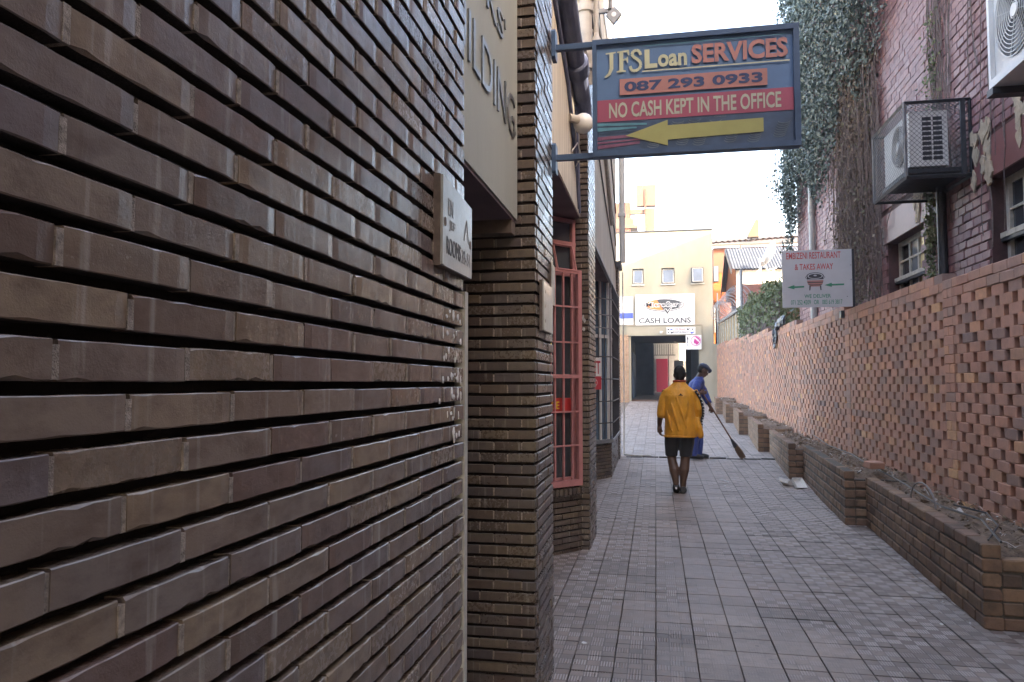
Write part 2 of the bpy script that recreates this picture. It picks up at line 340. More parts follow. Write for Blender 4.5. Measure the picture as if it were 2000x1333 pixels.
def brick_mesh(L, D, H, bev, jit, mat, nvar=6):
    key = (L, D, H, mat)
    if key in _bm: return _bm[key]
    out = []
    rn = random.Random(hash((L, H)) & 0xffff)
    for k in range(nvar):
        # bevelled box: 24 corner vertices, pulled about a little so that no two bricks are alike
        vs = []; idx = {}
        for sx in (-1, 1):
            for sy in (0, 1):
                for sz in (0, 1):
                    cx, cy, cz = sx*L/2, sy*D, sz*H
                    b = bev*rn.uniform(0.6, 2.2 if rn.random() < 0.85 else 4.0)
                    jx, jz = rn.uniform(-jit, jit), rn.uniform(-jit, jit)*0.6
                    ix, iy, iz = cx-sx*b, cy+(b if sy == 0 else -b), cz+(b if sz == 0 else -b)
                    idx[(sx, sy, sz, 'x')] = len(vs); vs.append((cx+jx, iy, iz+jz))
                    idx[(sx, sy, sz, 'y')] = len(vs); vs.append((ix+jx, cy, iz+jz))
                    idx[(sx, sy, sz, 'z')] = len(vs); vs.append((ix+jx, iy, cz+jz))
        fs = []
        I = lambda a, b, c, d: idx[(a, b, c, d)]
        for sx in (-1, 1): fs.append([I(sx, 0, 0, 'x'), I(sx, 1, 0, 'x'), I(sx, 1, 1, 'x'), I(sx, 0, 1, 'x')])
        for sy in (0, 1): fs.append([I(-1, sy, 0, 'y'), I(1, sy, 0, 'y'), I(1, sy, 1, 'y'), I(-1, sy, 1, 'y')])
        for sz in (0, 1): fs.append([I(-1, 0, sz, 'z'), I(1, 0, sz, 'z'), I(1, 1, sz, 'z'), I(-1, 1, sz, 'z')])
        for sx in (-1, 1):
            for sy in (0, 1): fs.append([I(sx, sy, 0, 'x'), I(sx, sy, 0, 'y'), I(sx, sy, 1, 'y'), I(sx, sy, 1, 'x')])
        for sx in (-1, 1):
            for sz in (0, 1): fs.append([I(sx, 0, sz, 'x'), I(sx, 0, sz, 'z'), I(sx, 1, sz, 'z'), I(sx, 1, sz, 'x')])
        for sy in (0, 1):
            for sz in (0, 1): fs.append([I(-1, sy, sz, 'y'), I(-1, sy, sz, 'z'), I(1, sy, sz, 'z'), I(1, sy, sz, 'y')])
        for sx in (-1, 1):
            for sy in (0, 1):
                for sz in (0, 1): fs.append([I(sx, sy, sz, c) for c in 'xyz'])
        cen = Vector((0, D/2, H/2)); F = []
        for f in fs:
            p = [Vector(vs[i]) for i in f]; nn = (p[1]-p[0]).cross(p[2]-p[0]); c = sum(p, Vector())/len(p)
            F.append(f if nn.dot(c-cen) > 0 else f[::-1])
        me = bpy.data.meshes.new('brick'); me.from_pydata(vs, [], F); me.materials.append(M[mat])
        if mat.startswith('glaze'): me.materials.append(M['joint_dark']); me.polygons[4].material_index = 1  # bottom face coloured dark, standing in for shade in the joint
        me.update()
        out.append(me)
    _bm[key] = out
    return out
def lay(parent, o, r, u1, z0, z1, L, P, Hb, D, gap, mat, pick=None, stuffmat=None, off=0.5, phase=0.0, shift=0.0, jit=0.0012, bev=0.003,
        stuff=None, perp=None, skip=None, first=0, pin=0.0012, ends=None, maxn=10**9, rough=False):
    """courses of bricks on a vertical face: o = lower left corner seen from outside, r = direction, front face through o.
    Bricks chosen by pick() become objects of their own, the rest goes into the MB `stuff`."""
    o = Vector(o); r = Vector(r); inn = Vector((-r.y, r.x, 0)); ang = atan2(r.y, r.x)
    meshes = rough_brick_mesh(round(L-gap, 4), D, Hb, mat) if rough else brick_mesh(round(L-gap, 4), D, Hb, bev, jit, mat)
    row = 0; z = z0; made = 0
    while z+Hb <= z1+1e-6:
        u = -((off*L if (row+first) % 2 else 0.0)+shift)
        while u < u1-0.005:
            a, b = max(u, 0.0), min(u+L-gap, u1); u += L
            if b-a < 0.02: continue
            c = o+r*((a+b)/2); c.z = z
            if skip and skip(c, a, b, z): continue
            jy = random.uniform(-pin, pin)
            if pick and made < maxn and pick(c):
                ob = bpy.data.objects.new('brick', random.choice(meshes)); link(ob, parent, c+inn*jy+Vector((0, 0, random.uniform(-jit, jit)*0.7)))
                ob.rotation_euler = (random.uniform(-1, 1)*jit*2, random.uniform(-1, 1)*jit*3, ang+random.uniform(-1, 1)*jit*3); ob.scale = ((b-a)/(L-gap), 1, 1); made += 1
            elif stuff is not None:
                stuff.obox(o+r*a+inn*jy+Vector((0, 0, z-o.z)), r, b-a, inn, D, Hb, random.random())
            if perp is not None and b < u1-0.01:
                perp.obox(o+r*(b-0.001)+inn*random.uniform(0.0, 0.004)+Vector((0, 0, z-o.z+0.001)), r, gap+0.002, inn, D*0.8, Hb*random.uniform(0.8, 0.98))
        z += P; row += 1
    return made
def gz(y): return 0.0 if y < 10 else (y-10)*0.029

# ================================================================ THE GROUND
def slab_mat(name):
    m, t, p = new_mat(name)
    tc = ND(t, 'TexCoord'); sx = ND(t, 'SeparateXYZ'); t.links.new(tc.outputs['Object'], sx.inputs[0])
    c = 0.22/3
    fx = math_(t, 'FLOOR', math_(t, 'DIVIDE', sx.outputs[0], c)); fy = math_(t, 'FLOOR', math_(t, 'DIVIDE', sx.outputs[1], c))
    chk = math_(t, 'FLOORED_MODULO', math_(t, 'ADD', fx, fy), 2.0)
    rib = math_(t, 'SINE', math_(t, 'MULTIPLY', sx.outputs[0], 2*pi/0.0147))
    rib = math_(t, 'MULTIPLY_ADD', rib, 0.5, 0.5)
    gpos = ND(t, 'NewGeometry'); gs = ND(t, 'SeparateXYZ'); t.links.new(gpos.outputs['Position'], gs.inputs[0])
    track = math_(t, 'MULTIPLY', math_(t, 'ABSOLUTE', math_(t, 'SUBTRACT', gs.outputs[0], 0.42)), 0.45)    # feet have worn the middle smooth
    wear = math_(t, 'MINIMUM', math_(t, 'MAXIMUM', math_(t, 'MULTIPLY', math_(t, 'ADD', math_(t, 'SUBTRACT', noise(t, 1.7, 3, 0.6), 0.56), track), 4.5), 0.12), 1.0)
    # cell borders: a fine groove round every small block
    gx = math_(t, 'ABSOLUTE', math_(t, 'SUBTRACT', math_(t, 'FRACT', math_(t, 'DIVIDE', sx.outputs[0], c)), 0.5))
    gy = math_(t, 'ABSOLUTE', math_(t, 'SUBTRACT', math_(t, 'FRACT', math_(t, 'DIVIDE', sx.outputs[1], c)), 0.5))
    edge = math_(t, 'GREATER_THAN', math_(t, 'MAXIMUM', gx, gy), 0.465)
    relief = math_(t, 'MULTIPLY', math_(t, 'MULTIPLY', chk, math_(t, 'POWER', rib, 0.6)), wear)
    oi = ND(t, 'ObjectInfo'); at = ND(t, 'Attribute'); at.attribute_name = 'rnd'
    rn = math_(t, 'FRACT', math_(t, 'ADD', oi.outputs['Random'], at.outputs['Fac']))
    r = ramp(t, [(0, (0.178, 0.139, 0.118)), (0.25, (0.255, 0.204, 0.173)), (0.45, (0.219, 0.178, 0.155)), (0.65, (0.291, 0.231, 0.195)), (0.85, (0.235, 0.182, 0.153)), (1, (0.199, 0.149, 0.123))])
    t.links.new(rn, r.inputs[0])
    dirt = noise(t, 9.0, 5, 0.65)
    col = mixc(t, r.outputs[0], (0.115, 0.10, 0.095), math_(t, 'MULTIPLY', math_(t, 'MAXIMUM', math_(t, 'SUBTRACT', dirt, 0.47), 0.0), 2.4))
    big = noise(t, 0.5, 2, 0.5)
    col = mixc(t, col, (0.30, 0.225, 0.195), math_(t, 'MULTIPLY', math_(t, 'MAXIMUM', math_(t, 'SUBTRACT', big, 0.5), 0.0), 2.0))
    cellr = ND(t, 'TexWhiteNoise'); cellr.noise_dimensions = '4D'; cv = ND(t, 'CombineXYZ'); t.links.new(fx, cv.inputs[0]); t.links.new(fy, cv.inputs[1]); t.links.new(cv.outputs[0], cellr.inputs['Vector']); t.links.new(rn, cellr.inputs['W'])
    col = mixc(t, col, (0.115, 0.09, 0.08), math_(t, 'MULTIPLY', math_(t, 'MULTIPLY', cellr.outputs['Value'], wear), 0.55))
    col = mixc(t, col, (0.075, 0.062, 0.056), math_(t, 'MULTIPLY', edge, math_(t, 'MULTIPLY', wear, 0.85)))
    gum = ND(t, 'TexVoronoi'); gum.inputs['Scale'].default_value = 5.5; t.links.new(gpos.outputs['Position'], gum.inputs['Vector'])
    col = mixc(t, col, (0.085, 0.075, 0.07), math_(t, 'MULTIPLY', math_(t, 'LESS_THAN', gum.outputs['Distance'], 0.075), 0.55))
    st1 = noise(t, 1.1, 6, 0.7); col = mixc(t, col, (0.10, 0.082, 0.072), math_(t, 'MULTIPLY', math_(t, 'MINIMUM', math_(t, 'MAXIMUM', math_(t, 'MULTIPLY', math_(t, 'SUBTRACT', st1, 0.52), 4.0), 0.0), 1.0), 0.6))
    pale = mixc(t, col, (0.50, 0.45, 0.42), math_(t, 'MULTIPLY', math_(t, 'MULTIPLY', relief, 0.75), math_(t, 'MULTIPLY_ADD', rn, 0.7, 0.3)))  # rib tops painted pale for the sky sheen they catch
    t.links.new(pale, p.inputs['Base Color'])
    p.inputs['Roughness'].default_value = 0.62; p.inputs['Specular IOR Level'].default_value = 0.45
    h = math_(t, 'ADD', relief, math_(t, 'ADD', math_(t, 'MULTIPLY', math_(t, 'MULTIPLY', edge, wear), -0.6), math_(t, 'MULTIPLY', noise(t, 150, 4), 0.35)))
    bump(t, p, h, 0.9, 0.004)
    return m
M['slab'] = slab_mat('ribbed_paving_slab')
M['earth'] = plain('compacted_earth', (0.16, 0.125, 0.10), 0.95, 0, 0.4, 1.5, 0.4, 30, 0.01)
g = MB()
ys = [-110, -30, 0, 10, 20, 33, 60, 140]
for a, b in zip(ys, ys[1:]):
    za, zb = gz(min(a, 60))-0.05, gz(min(b, 60))-0.05
    for x0, x1 in ((-110, -2), (-2, 4), (4, 110)):
        g.add([(x0, a, za), (x1, a, za), (x1, b, zb), (x0, b, zb)], [(0, 1, 2, 3)])
ground = tag(g.build('ground', 'earth'), kind='structure')
PX0, PP = -0.012, 0.22            # slab grid
def slab_mesh(k):
    rn = random.Random(k); w = PP-0.0045; t = 0.045; b = 0.003
    # top sits at z=0; origin at the corner of the slab so that the ribs follow the slab
    j = lambda: rn.uniform(-0.0012, 0.0012)
    top = [(b+j(), b+j(), 0), (w-b+j(), b+j(), 0), (w-b+j(), w-b+j(), 0), (b+j(), w-b+j(), 0)]
    mid = [(0, 0, -b), (w, 0, -b), (w, w, -b), (0, w, -b)]; bot = [(0, 0, -t), (w, 0, -t), (w, w, -t), (0, w, -t)]
    F = [(0, 1, 2, 3)]
    for i in range(4):
        n = (i+1) % 4; F += [(4+i, 4+n, n, i), (8+i, 8+n, 4+n, 4+i)]
    me = bpy.data.meshes.new('paving_slab'); me.from_pydata(top+mid+bot, [], F); me.materials.append(M['slab']); me.update()
    return me
slabs = [slab_mesh(k) for k in range(5)]
pav = tag(MB().add([(-1.6, 1.5, -0.047), (2.65, 1.5, -0.047), (2.65, 10, -0.047), (-1.6, 10, -0.047), (2.65, 33.2, gz(33.2)-0.047), (-1.6, 33.2, gz(33.2)-0.047)], [(0, 1, 2, 3), (3, 2, 4, 5)]).build('pavement', 'earth'), kind='structure')
far = MB(); nind = 0; FO = Vector((PX0, 0.0, 0.0))
for iy in range(int(2.1/PP), int(33.2/PP)):
    y = iy*PP; stag = 0.0
    for ix in range(-5, 11):
        x = PX0+ix*PP
        if x+PP > 2.45: continue
        if 3.55 < y < 8.3 and x > -0.75 and x < 2.05 and nind < 300:
            ob = bpy.data.objects.new('paving_slab', random.choice(slabs)); tz = random.uniform(-0.002, 0.002)
            link(ob, pav, (x+random.uniform(-0.001, 0.001), y+random.uniform(-0.0015, 0.0015), tz)); nind += 1
            ob.rotation_euler = (random.uniform(-0.009, 0.009), random.uniform(-0.009, 0.009), random.uniform(-0.003, 0.003))
        else:
            w = PP-0.005; dz = [random.uniform(-0.0022, 0.0022) for _ in range(4)]
            z0, z1 = gz(y), gz(y+w)
            vs = [(x, y, z0+dz[0]), (x+w, y, z0+dz[1]), (x+w, y+w, z1+dz[2]), (x, y+w, z1+dz[3])]
            vs += [(a, b, c-0.03) for a, b, c in vs]
            far.add(vs, [(0, 1, 2, 3), (4, 5, 1, 0), (5, 6, 2, 1), (6, 7, 3, 2), (7, 4, 0, 3)], random.random())
fo = far.mesh('paving_slab_field', FO, True); fo.materials.append(M['slab'])
fob = bpy.data.objects.new('paving_slab_field', fo); link(fob, pav, FO); fob['kind'] = 'stuff'
# drain slot across the alley
dr = MB()
for i in range(9):
    x = -0.55+i*0.3; yy = 13.98+0.02*sin(i*1.7); dr.box(x, x+0.285, yy, yy+0.05, gz(14)-0.01, gz(14)+0.012+0.006*(i % 3))
tag(dr.build('drain_cover', plain('dark_iron_drain', (0.07, 0.06, 0.055), 0.8, 0, 0.4, 20), None), 'dark drain cover strip across the alley paving by the sweeper', 'drain')

# ================================================================ LEFT SIDE: glazed brick shop building
PB, HB = 0.0522, 0.0388
ZR = 1.449-28*PB                  # bottom of the lowest course
# --- near wall
wall = thing('brick_wall', 'long glazed brown brick wall with deep raked joints filling the foreground', 'wall', (-0.535, 0.6, 0))
MB().box(-0.80, -0.562, -0.8, 2.048, 0, 4.2).build('mortar', 'joint_dark', wall)
st, pp = MB(), MB()
def pk_near(c):
    return 0.42 < c.y < 2.1 and 1.30-0.42*(c.y-0.42)-0.09 < c.z < 1.80+0.53*(c.y-0.42)+0.09
n1 = lay(wall, (-0.535, -0.8, 0), Y_, 2.853, ZR, 4.15, 0.195, PB, HB, 0.10, 0.0072, 'glaze', pk_near, shift=0.0745, jit=0.0011, bev=0.0016, stuff=st, perp=pp, maxn=300, pin=0.0018, rough=True)
st.build('brick_field', 'glaze_s', wall, rnd=True, kind='stuff')
pp.build('joint_mortar', 'perpend', wall, kind='stuff')
fl = MB(); rn = random.Random(5)
for i in range(46):               # flecks of white paint left by the corner
    y = 2.01-abs(rn.gauss(0.07, 0.09)); k = rn.randint(-3, 3); z = ZR+PB*(29+k)+rn.uniform(0.004, HB-0.008)
    w, h = rn.uniform(0.003, 0.010), rn.uniform(0.005, 0.017)
    a = [(y+w*cos(t)*rn.uniform(0.5, 1.2)-2, z+h*sin(t)*rn.uniform(0.5, 1.2)) for t in [q*pi/3 for q in range(6)]]
    fl.prism(a, (0, 2, 0), Y_, Z_, X_, -0.5345, -0.5325)
fl.build('paint_fleck', plain('flaking_white_paint', (0.72, 0.72, 0.70), 0.7, 0, 0.1, 30, 0), wall, kind='stuff')
MB().box(-0.56, -0.5335, 2.0555, 2.088, 0.0, 1.76).box(-0.58, -0.540, 2.0885, 2.112, 0.0, 1.76).pieces('corner_strip', 'offwhite', wall)

# --- plaque on the near wall
pq = thing('wall_plaque', 'worn white enamel plaque lettered ROOMS 35-51 on the near brick wall', 'plaque', (-0.5, 1.96, 1.78))
F = Face((-0.519, 1.752, 1.79), Y_, Z_, X_)
MB().prism([(0, 0.0), (0.297, 0.003), (0.299, 0.208), (0.002, 0.230)], (-0.5375, 1.752, 1.79), Y_, Z_, X_, 0.0, 0.018).build('backing', 'plaque_edge', pq)
F.poly([(0.001, 0.002), (0.02, 0.0), (0.296, 0.004), (0.298, 0.206), (0.003, 0.228)], 0.0, 0.006, 'plate', 'plaque', pq)
F.text('EN', 0.05, 0.095, 0.135, 0.178, 0.0065, 0.0006, 'ink2', pq, -0.006); F.text('JEF', 0.06, 0.115, 0.096, 0.124, 0.0065, 0.0006, 'ink2', pq)
F.text('ROOMS', 0.035, 0.172, 0.033, 0.078, 0.0065, 0.0008, 'ink', pq); F.text('35-51', 0.185, 0.275, 0.033, 0.070, 0.0065, 0.0006, 'ink2', pq)
F.poly([(0.205, 0.098), (0.209, 0.098), (0.238, 0.158), (0.234, 0.160)], 0.0065, 0.0008, 'arrow_stroke', 'ink', pq)
F.poly([(0.255, 0.096), (0.259, 0.096), (0.240, 0.158), (0.236, 0.158)], 0.0065, 0.0008, 'arrow_stroke', 'ink2', pq)
for x, z in ((0.022, 0.112), (0.277, 0.098)):
    F.ell(x, z, 0.010, 0.012, 0.0065, 0.001, 'rust_hole', 'plaque_edge', pq, 8)

# --- first pillar
P1 = thing('brick_pillar', 'shade-darkened glazed brick pillar between the doorway and the pink barred window', 'pillar', (-0.8, 3.6, 0))
MB().box(-1.6, -0.547, 3.362, 3.92, 0, 4.2).build('mortar', 'joint_dark', P1)
st, pp = MB(), MB()
vis1 = lambda c: 0.22 < c.z < 3.4
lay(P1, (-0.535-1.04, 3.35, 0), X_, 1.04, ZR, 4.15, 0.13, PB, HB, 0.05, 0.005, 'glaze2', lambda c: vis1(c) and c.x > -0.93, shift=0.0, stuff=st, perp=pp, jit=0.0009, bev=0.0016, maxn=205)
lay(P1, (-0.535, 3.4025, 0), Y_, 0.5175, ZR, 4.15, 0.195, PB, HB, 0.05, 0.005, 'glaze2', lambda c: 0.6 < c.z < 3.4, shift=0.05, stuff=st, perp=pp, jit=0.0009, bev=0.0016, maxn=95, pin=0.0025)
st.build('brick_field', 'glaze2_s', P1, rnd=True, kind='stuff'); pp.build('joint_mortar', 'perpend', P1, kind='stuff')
def side_plaque(y0, y1, z0, z1, th, name, label, mat, cut=0.0):
    t = thing(name, label, 'plaque', (-0.53, (y0+y1)/2, z0))
    F = Face((-0.532, y0, z0), Y_, Z_, X_); w, h = y1-y0, z1-z0
    F.poly([(0, 0), (w, cut), (w, h-cut), (0, h)], 0.0, th*0.7, 'backing', 'plaque_edge', t)
    F.poly([(0.002, 0.003), (w*0.6, 0.002), (w-0.002, cut+0.003), (w-0.003, h-cut-0.004), (0.003, h-0.002)], th*0.7+0.0005, th*0.3, 'plate', mat, t)
    return t
a = side_plaque(3.432, 3.752, 1.742, 1.982, 0.02, 'wall_plaque', 'faded white plaque low on the brick pillar side, beside the pink bars', 'plaque')
for (u, v) in ((0.06, 0.19), (0.05, 0.12), (0.055, 0.05)):
    Face((-0.5115, 3.432, 1.742), Y_, Z_, X_).ell(u, v, 0.008, 0.009, 0, 0.001, 'rust_hole', 'plaque_edge', a, 7)
side_plaque(3.775, 3.905, 1.90, 2.118, 0.012, 'wall_notice', 'small cream notice board at the edge of the brick pillar, above the plaque', 'offwhite', 0.004)

# --- doorway between near wall and pillar: fascia with metal letters
fa = thing('doorway_fascia', 'cream fascia over the dark doorway with metal letters BUILDING', 'fascia', (-0.64, 2.7, 2.247))
MB().box(-1.6, -0.622, 2.054, 3.3485, 2.2495, 4.2).build('panel', 'cream', fa)
MB().box(-1.6, -0.628, 2.06, 3.34, 2.235, 2.247).build('soffit', 'soffit', fa)
MB().box(-0.86, -0.631, 3.255, 3.345, 2.175, 2.2345).build('beam_end', plain('brown_timber', (0.16, 0.12, 0.095), 0.8, 0, 0.3, 20), fa)
F = Face((-0.622, 0, 0), Y_, Z_, X_)
F.text("JENKS'", 2.17, 3.055, 2.90, 3.05, 0.0005, 0.007, 'metalletter', fa, -0.004)
F.text('BUILDING', 2.06, 3.265, 2.60, 2.785, 0.0005, 0.007, 'metalletter', fa, -0.004)

# --- the building's body, recesses and upper walls
lb = thing('shop_building', 'cream upper storeys of the shop building above the glazed brick pillars', 'building', (-2, 6, 0))
MB().box(-4.0, -1.62, -3.99, 7.4, -0.04, 4.6).box(-4.0, -1.62, 7.401, 14.1, -0.04, 9.4).pieces('wall', 'darkin', lb)
MB().box(-1.61, -0.72, -3.99, 7.4, 4.21, 4.75).build('upper_wall', 'cream2', lb)
MB().box(-1.61, -0.70, 7.41, 13.95, 3.07, 9.3).build('upper_wall', 'cream2', lb)
MB().box(-1.61, -0.706, 7.56, 13.7, 3.055, 3.067).build('soffit', 'soffit', lb)
MB().box(-1.61, -0.665, 3.93, 6.74, 3.012, 4.2).build('fascia', 'cream2', lb)
MB().box(-1.61, -0.672, 3.93, 6.735, 2.998, 3.0105).build('soffit', 'soffit', lb)
MB().box(-0.69, -0.655, 7.6, 13.6, 3.04, 3.075).build('fascia_trim', 'steel_grey', lb)
MB().box(-0.72, -0.68, 7.41, 13.95, 6.2, 6.32).build('string_course', 'cream', lb)
for y in (8.6, 10.6, 12.4):
    w = MB().box(-0.74, -0.690, y, y+1.1, 6.9, 8.3).build('upper_window', 'offwhite', lb)
    MB().box(-0.689, -0.684, y+0.06, y+0.52, 6.96, 8.24).build('pane', 'glassg', w); MB().box(-0.689, -0.684, y+0.58, y+1.04, 6.96, 8.24).build('pane', 'glassg', w)

# --- second pillar
P2 = thing('brick_pillar', 'shade-darkened brick pillar between the pink barred window and the shop bay window', 'pillar', (-0.7, 7.1, 0))
MB().box(-1.6, -0.601, 6.758, 7.5, 0, 4.6).build('mortar', 'joint_dark', P2)
st, pp = MB(), MB()
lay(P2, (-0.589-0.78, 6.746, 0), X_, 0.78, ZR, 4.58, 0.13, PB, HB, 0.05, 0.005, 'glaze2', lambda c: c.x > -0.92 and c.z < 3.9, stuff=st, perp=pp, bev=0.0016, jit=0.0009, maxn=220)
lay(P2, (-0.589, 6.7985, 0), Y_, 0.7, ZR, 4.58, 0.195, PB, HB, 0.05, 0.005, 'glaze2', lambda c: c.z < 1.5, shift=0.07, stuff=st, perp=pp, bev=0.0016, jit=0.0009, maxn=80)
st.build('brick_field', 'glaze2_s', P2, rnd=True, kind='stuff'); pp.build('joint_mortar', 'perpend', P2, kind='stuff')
rn = random.Random(8); pr = MB()
for i in range(16):
    x, z = rn.uniform(-0.705, -0.625), rn.uniform(1.80, 2.16)
    if i < 6: x = -0.69+rn.uniform(-0.012, 0.012)
    k = 7; pr.prism([(x+rn.uniform(0.006, 0.016)*cos(2*pi*q/k), z+rn.uniform(0.008, 0.034)*sin(2*pi*q/k)) for q in range(k)], (0, 6.7435, 0), X_, Z_, -Y_, 0, 0.0015)
tag(pr.build('poster_remnant', plain('torn_poster_paper', (0.5, 0.5, 0.48), 0.9, 0, 0.4, 40, 0), kind='stuff'), 'torn white poster remnant stuck on the second brick pillar', 'poster')

# --- bay with the pink grille
dv = Vector((0.24, 0.29, 0)).normalized(); nv = Vector((dv.y, -dv.x, 0)); A0 = Vector((-1.29, 5.976, 0)); LB = 0.985
bw = thing('low_brick_wall', 'low angled shade-darkened brick wall with a sloping brick sill under the pink window', 'wall', A0+dv*0.6)
MB().obox(A0-nv*0.10, dv, LB, nv, 0.088, 0.50).build('mortar', 'joint_dark', bw)
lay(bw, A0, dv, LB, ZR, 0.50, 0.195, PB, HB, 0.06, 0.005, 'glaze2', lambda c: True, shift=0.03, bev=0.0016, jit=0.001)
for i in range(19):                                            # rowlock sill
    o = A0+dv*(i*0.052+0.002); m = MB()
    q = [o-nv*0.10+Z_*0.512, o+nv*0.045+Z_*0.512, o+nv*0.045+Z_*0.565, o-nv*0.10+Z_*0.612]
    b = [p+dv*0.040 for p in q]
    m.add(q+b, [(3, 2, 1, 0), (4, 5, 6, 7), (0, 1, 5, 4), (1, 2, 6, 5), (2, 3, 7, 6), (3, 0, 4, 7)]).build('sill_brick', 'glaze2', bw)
# fill between the bay and pillar one (never lit)
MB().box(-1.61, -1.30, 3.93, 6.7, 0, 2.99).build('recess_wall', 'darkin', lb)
pw = thing('barred_window', 'window behind a salmon pink steel grille between two brick pillars', 'window', A0+dv*0.6+Z_*0.6)
G0 = A0-nv*0.02
def bar(mb, o, dr, s0, s1, n, off, z0, z1, th): mb.obox(Vector(o)+dr*s0+n*off+Z_*z0, dr, s1-s0, n, th, z1-z0)
gl = MB(); bar(gl, G0, dv, 0.0, LB-0.02, nv, -0.055, 0.63, 2.985, 0.006); gl.build('pane', 'glass', pw)
fr = MB()
for s in (0.30, 0.62, 0.915): bar(fr, G0, dv, s, s+0.035, nv, -0.047, 0.62, 2.98, 0.035)
for z in (0.62, 2.46, 2.74, 2.95): bar(fr, G0, dv, 0.0, LB-0.03, nv, -0.0465, z, z+0.035, 0.034)
fr.build('window_frame', 'pinkpaint', pw)
cs = MB(); c0 = G0+dv*0.66+Z_*2.50                            # casement ajar
for a, b in (((0, 0), (0, 0.23)), ((0, 0.23), (0.23, 0.23)), ((0.23, 0.23), (0.23, 0)), ((0.23, 0), (0, 0))):
    pa = c0+dv*a[0]+nv*(0.06-a[1]*0.25)+Z_*a[1]; pb = c0+dv*b[0]+nv*(0.06-b[1]*0.25)+Z_*b[1]; cs.tube([pa, pb], 0.012, 4)
cs.build('casement_frame', 'pinkpaint', pw)
gr = MB()
bar(gr, G0, dv, LB-0.075, LB-0.03, nv, 0.03, 0.585, 2.51, 0.035); bar(gr, G0, dv, 0.02, LB-0.076, nv, 0.03, 2.475, 2.51, 0.034); bar(gr, G0, dv, 0.02, LB-0.076, nv, 0.031, 0.585, 0.64, 0.034)
gr.build('grille_frame', 'pinkpaint', pw)
for s in (0.10, 0.205, 0.31, 0.415, 0.52, 0.625, 0.73, 0.835):
    m = MB(); bar(m, G0, dv, s, s+0.016, nv, 0.04, 0.641, 2.474, 0.016); m.build('grille_bar', 'pinkpaint', pw)
for z, h in ((2.165, 0.014), (1.847, 0.014), (1.535, 0.034), (1.233, 0.014), (0.935, 0.014)):
    m = MB(); bar(m, G0, dv, 0.03, LB-0.077, nv, 0.0565, z, z+h, 0.012); m.build('grille_bar', 'pinkpaint', pw)
F = Face(G0+dv*0.50+nv*(-0.010)+Z_*1.235, dv, Z_, nv)
rs = thing('window_sign', 'small red sign with yellow letters CE behind the pink bars', 'sign', G0+dv*0.6+Z_*1.23)
F.rect(0.0, 0.40, 0.0, 0.125, 0, 0.006, 'board', flat('red_sign_board', (0.42, 0.03, 0.03), 0.5), rs); F.text('CE', 0.135, 0.235, 0.028, 0.095, 0.0065, 0.002, flat('yellow_sign_ink', (0.60, 0.42, 0.03), 0.5), rs, 0.01)
M['yellow'] = flat('yellow_tag', (0.55, 0.48, 0.10), 0.6)
tg = Face((-0.54, 3.935, 1.60), Y_, Z_, X_)
tag(MB().box(-0.56, -0.545, 3.921, 3.945, 1.66, 1.83).build('yellow_tag', 'yellow'), 'small yellow plastic tag at the edge of the first brick pillar', 'tag')

# --- shop bay window further down
b1, b2 = Vector((-1.13, 10.875, 0.03)), Vector((-0.675, 11.59, 0.03)); ev = (b2-b1).normalized(); en = Vector((ev.y, -ev.x, 0)); LE = (b2-b1).length
sw = thing('low_brick_wall', 'low brick wall with a pale sill under the blue shop bay window', 'wall', (-0.8, 12, 0.03))
MB().obox(b1-en*0.10, ev, LE-0.01, en, 0.088, 0.50).box(-0.9, -0.687, 11.62, 13.68, 0.03, 0.53).build('mortar', 'joint_dark', sw)
st = MB()
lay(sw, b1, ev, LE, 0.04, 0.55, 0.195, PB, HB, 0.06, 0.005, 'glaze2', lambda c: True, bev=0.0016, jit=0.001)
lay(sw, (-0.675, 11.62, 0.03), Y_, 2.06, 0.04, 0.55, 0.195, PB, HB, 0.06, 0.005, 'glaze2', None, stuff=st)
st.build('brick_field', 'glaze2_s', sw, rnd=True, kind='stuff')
MB().obox(b1-en*0.11+Z_*0.545, ev, LE-0.006, en, 0.15, 0.05).box(-0.80, -0.635, 11.61, 13.68, 0.575, 0.625).build('sill', 'steel_grey', sw)
bay = thing('shop_window', 'tall blue shop bay window behind dark security bars', 'window', (-0.8, 11.8, 0.63))
m = MB(); m.obox(b1-en*0.06+Z_*0.6, ev, LE-0.03, en, 0.006, 2.42); m.build('pane', 'glassb', bay)
m = MB(); m.box(-0.735, -0.729, 11.63, 13.68, 0.63, 3.05); m.build('pane', 'glassb', bay)
for s in (0.12, 0.36, 0.60, 0.805):
    m = MB(); m.obox(b1+ev*s-en*0.05+Z_*0.6, ev, 0.032 if s < 0.8 else 0.04, en, 0.03, 2.42); m.build('mullion', 'white', bay)
for y in (12.2, 12.9, 13.55): MB().box(-0.725, -0.70, y, y+0.05, 0.63, 3.05).build('mullion', 'white', bay)
m = MB(); m.obox(b1-en*0.045+Z_*2.15, ev, LE-0.02, en, 0.032, 0.05); m.box(-0.724, -0.698, 11.64, 13.66, 2.18, 2.23); m.build('transom', 'white', bay)
for z in (0.85, 1.18, 1.52, 1.86, 2.3, 2.5, 2.75):
    m = MB(); m.tube([b1+en*0.03+Z_*z+ev*0.02, b2+en*0.03+Z_*z, Vector((-0.645, 11.65, z+0.03)), Vector((-0.645, 13.66, z+0.03))], 0.009, 5); m.build('security_bar', 'steel_grey' if z > 2.2 else 'steel_dark', bay)
for s in (0.05, 0.2, 0.35, 0.5, 0.65, 0.8):
    m = MB(); m.tube([b1+ev*s+en*0.02+Z_*0.6, b1+ev*s+en*0.02+Z_*3.0], 0.008, 5); m.build('security_bar', 'steel_dark', bay)
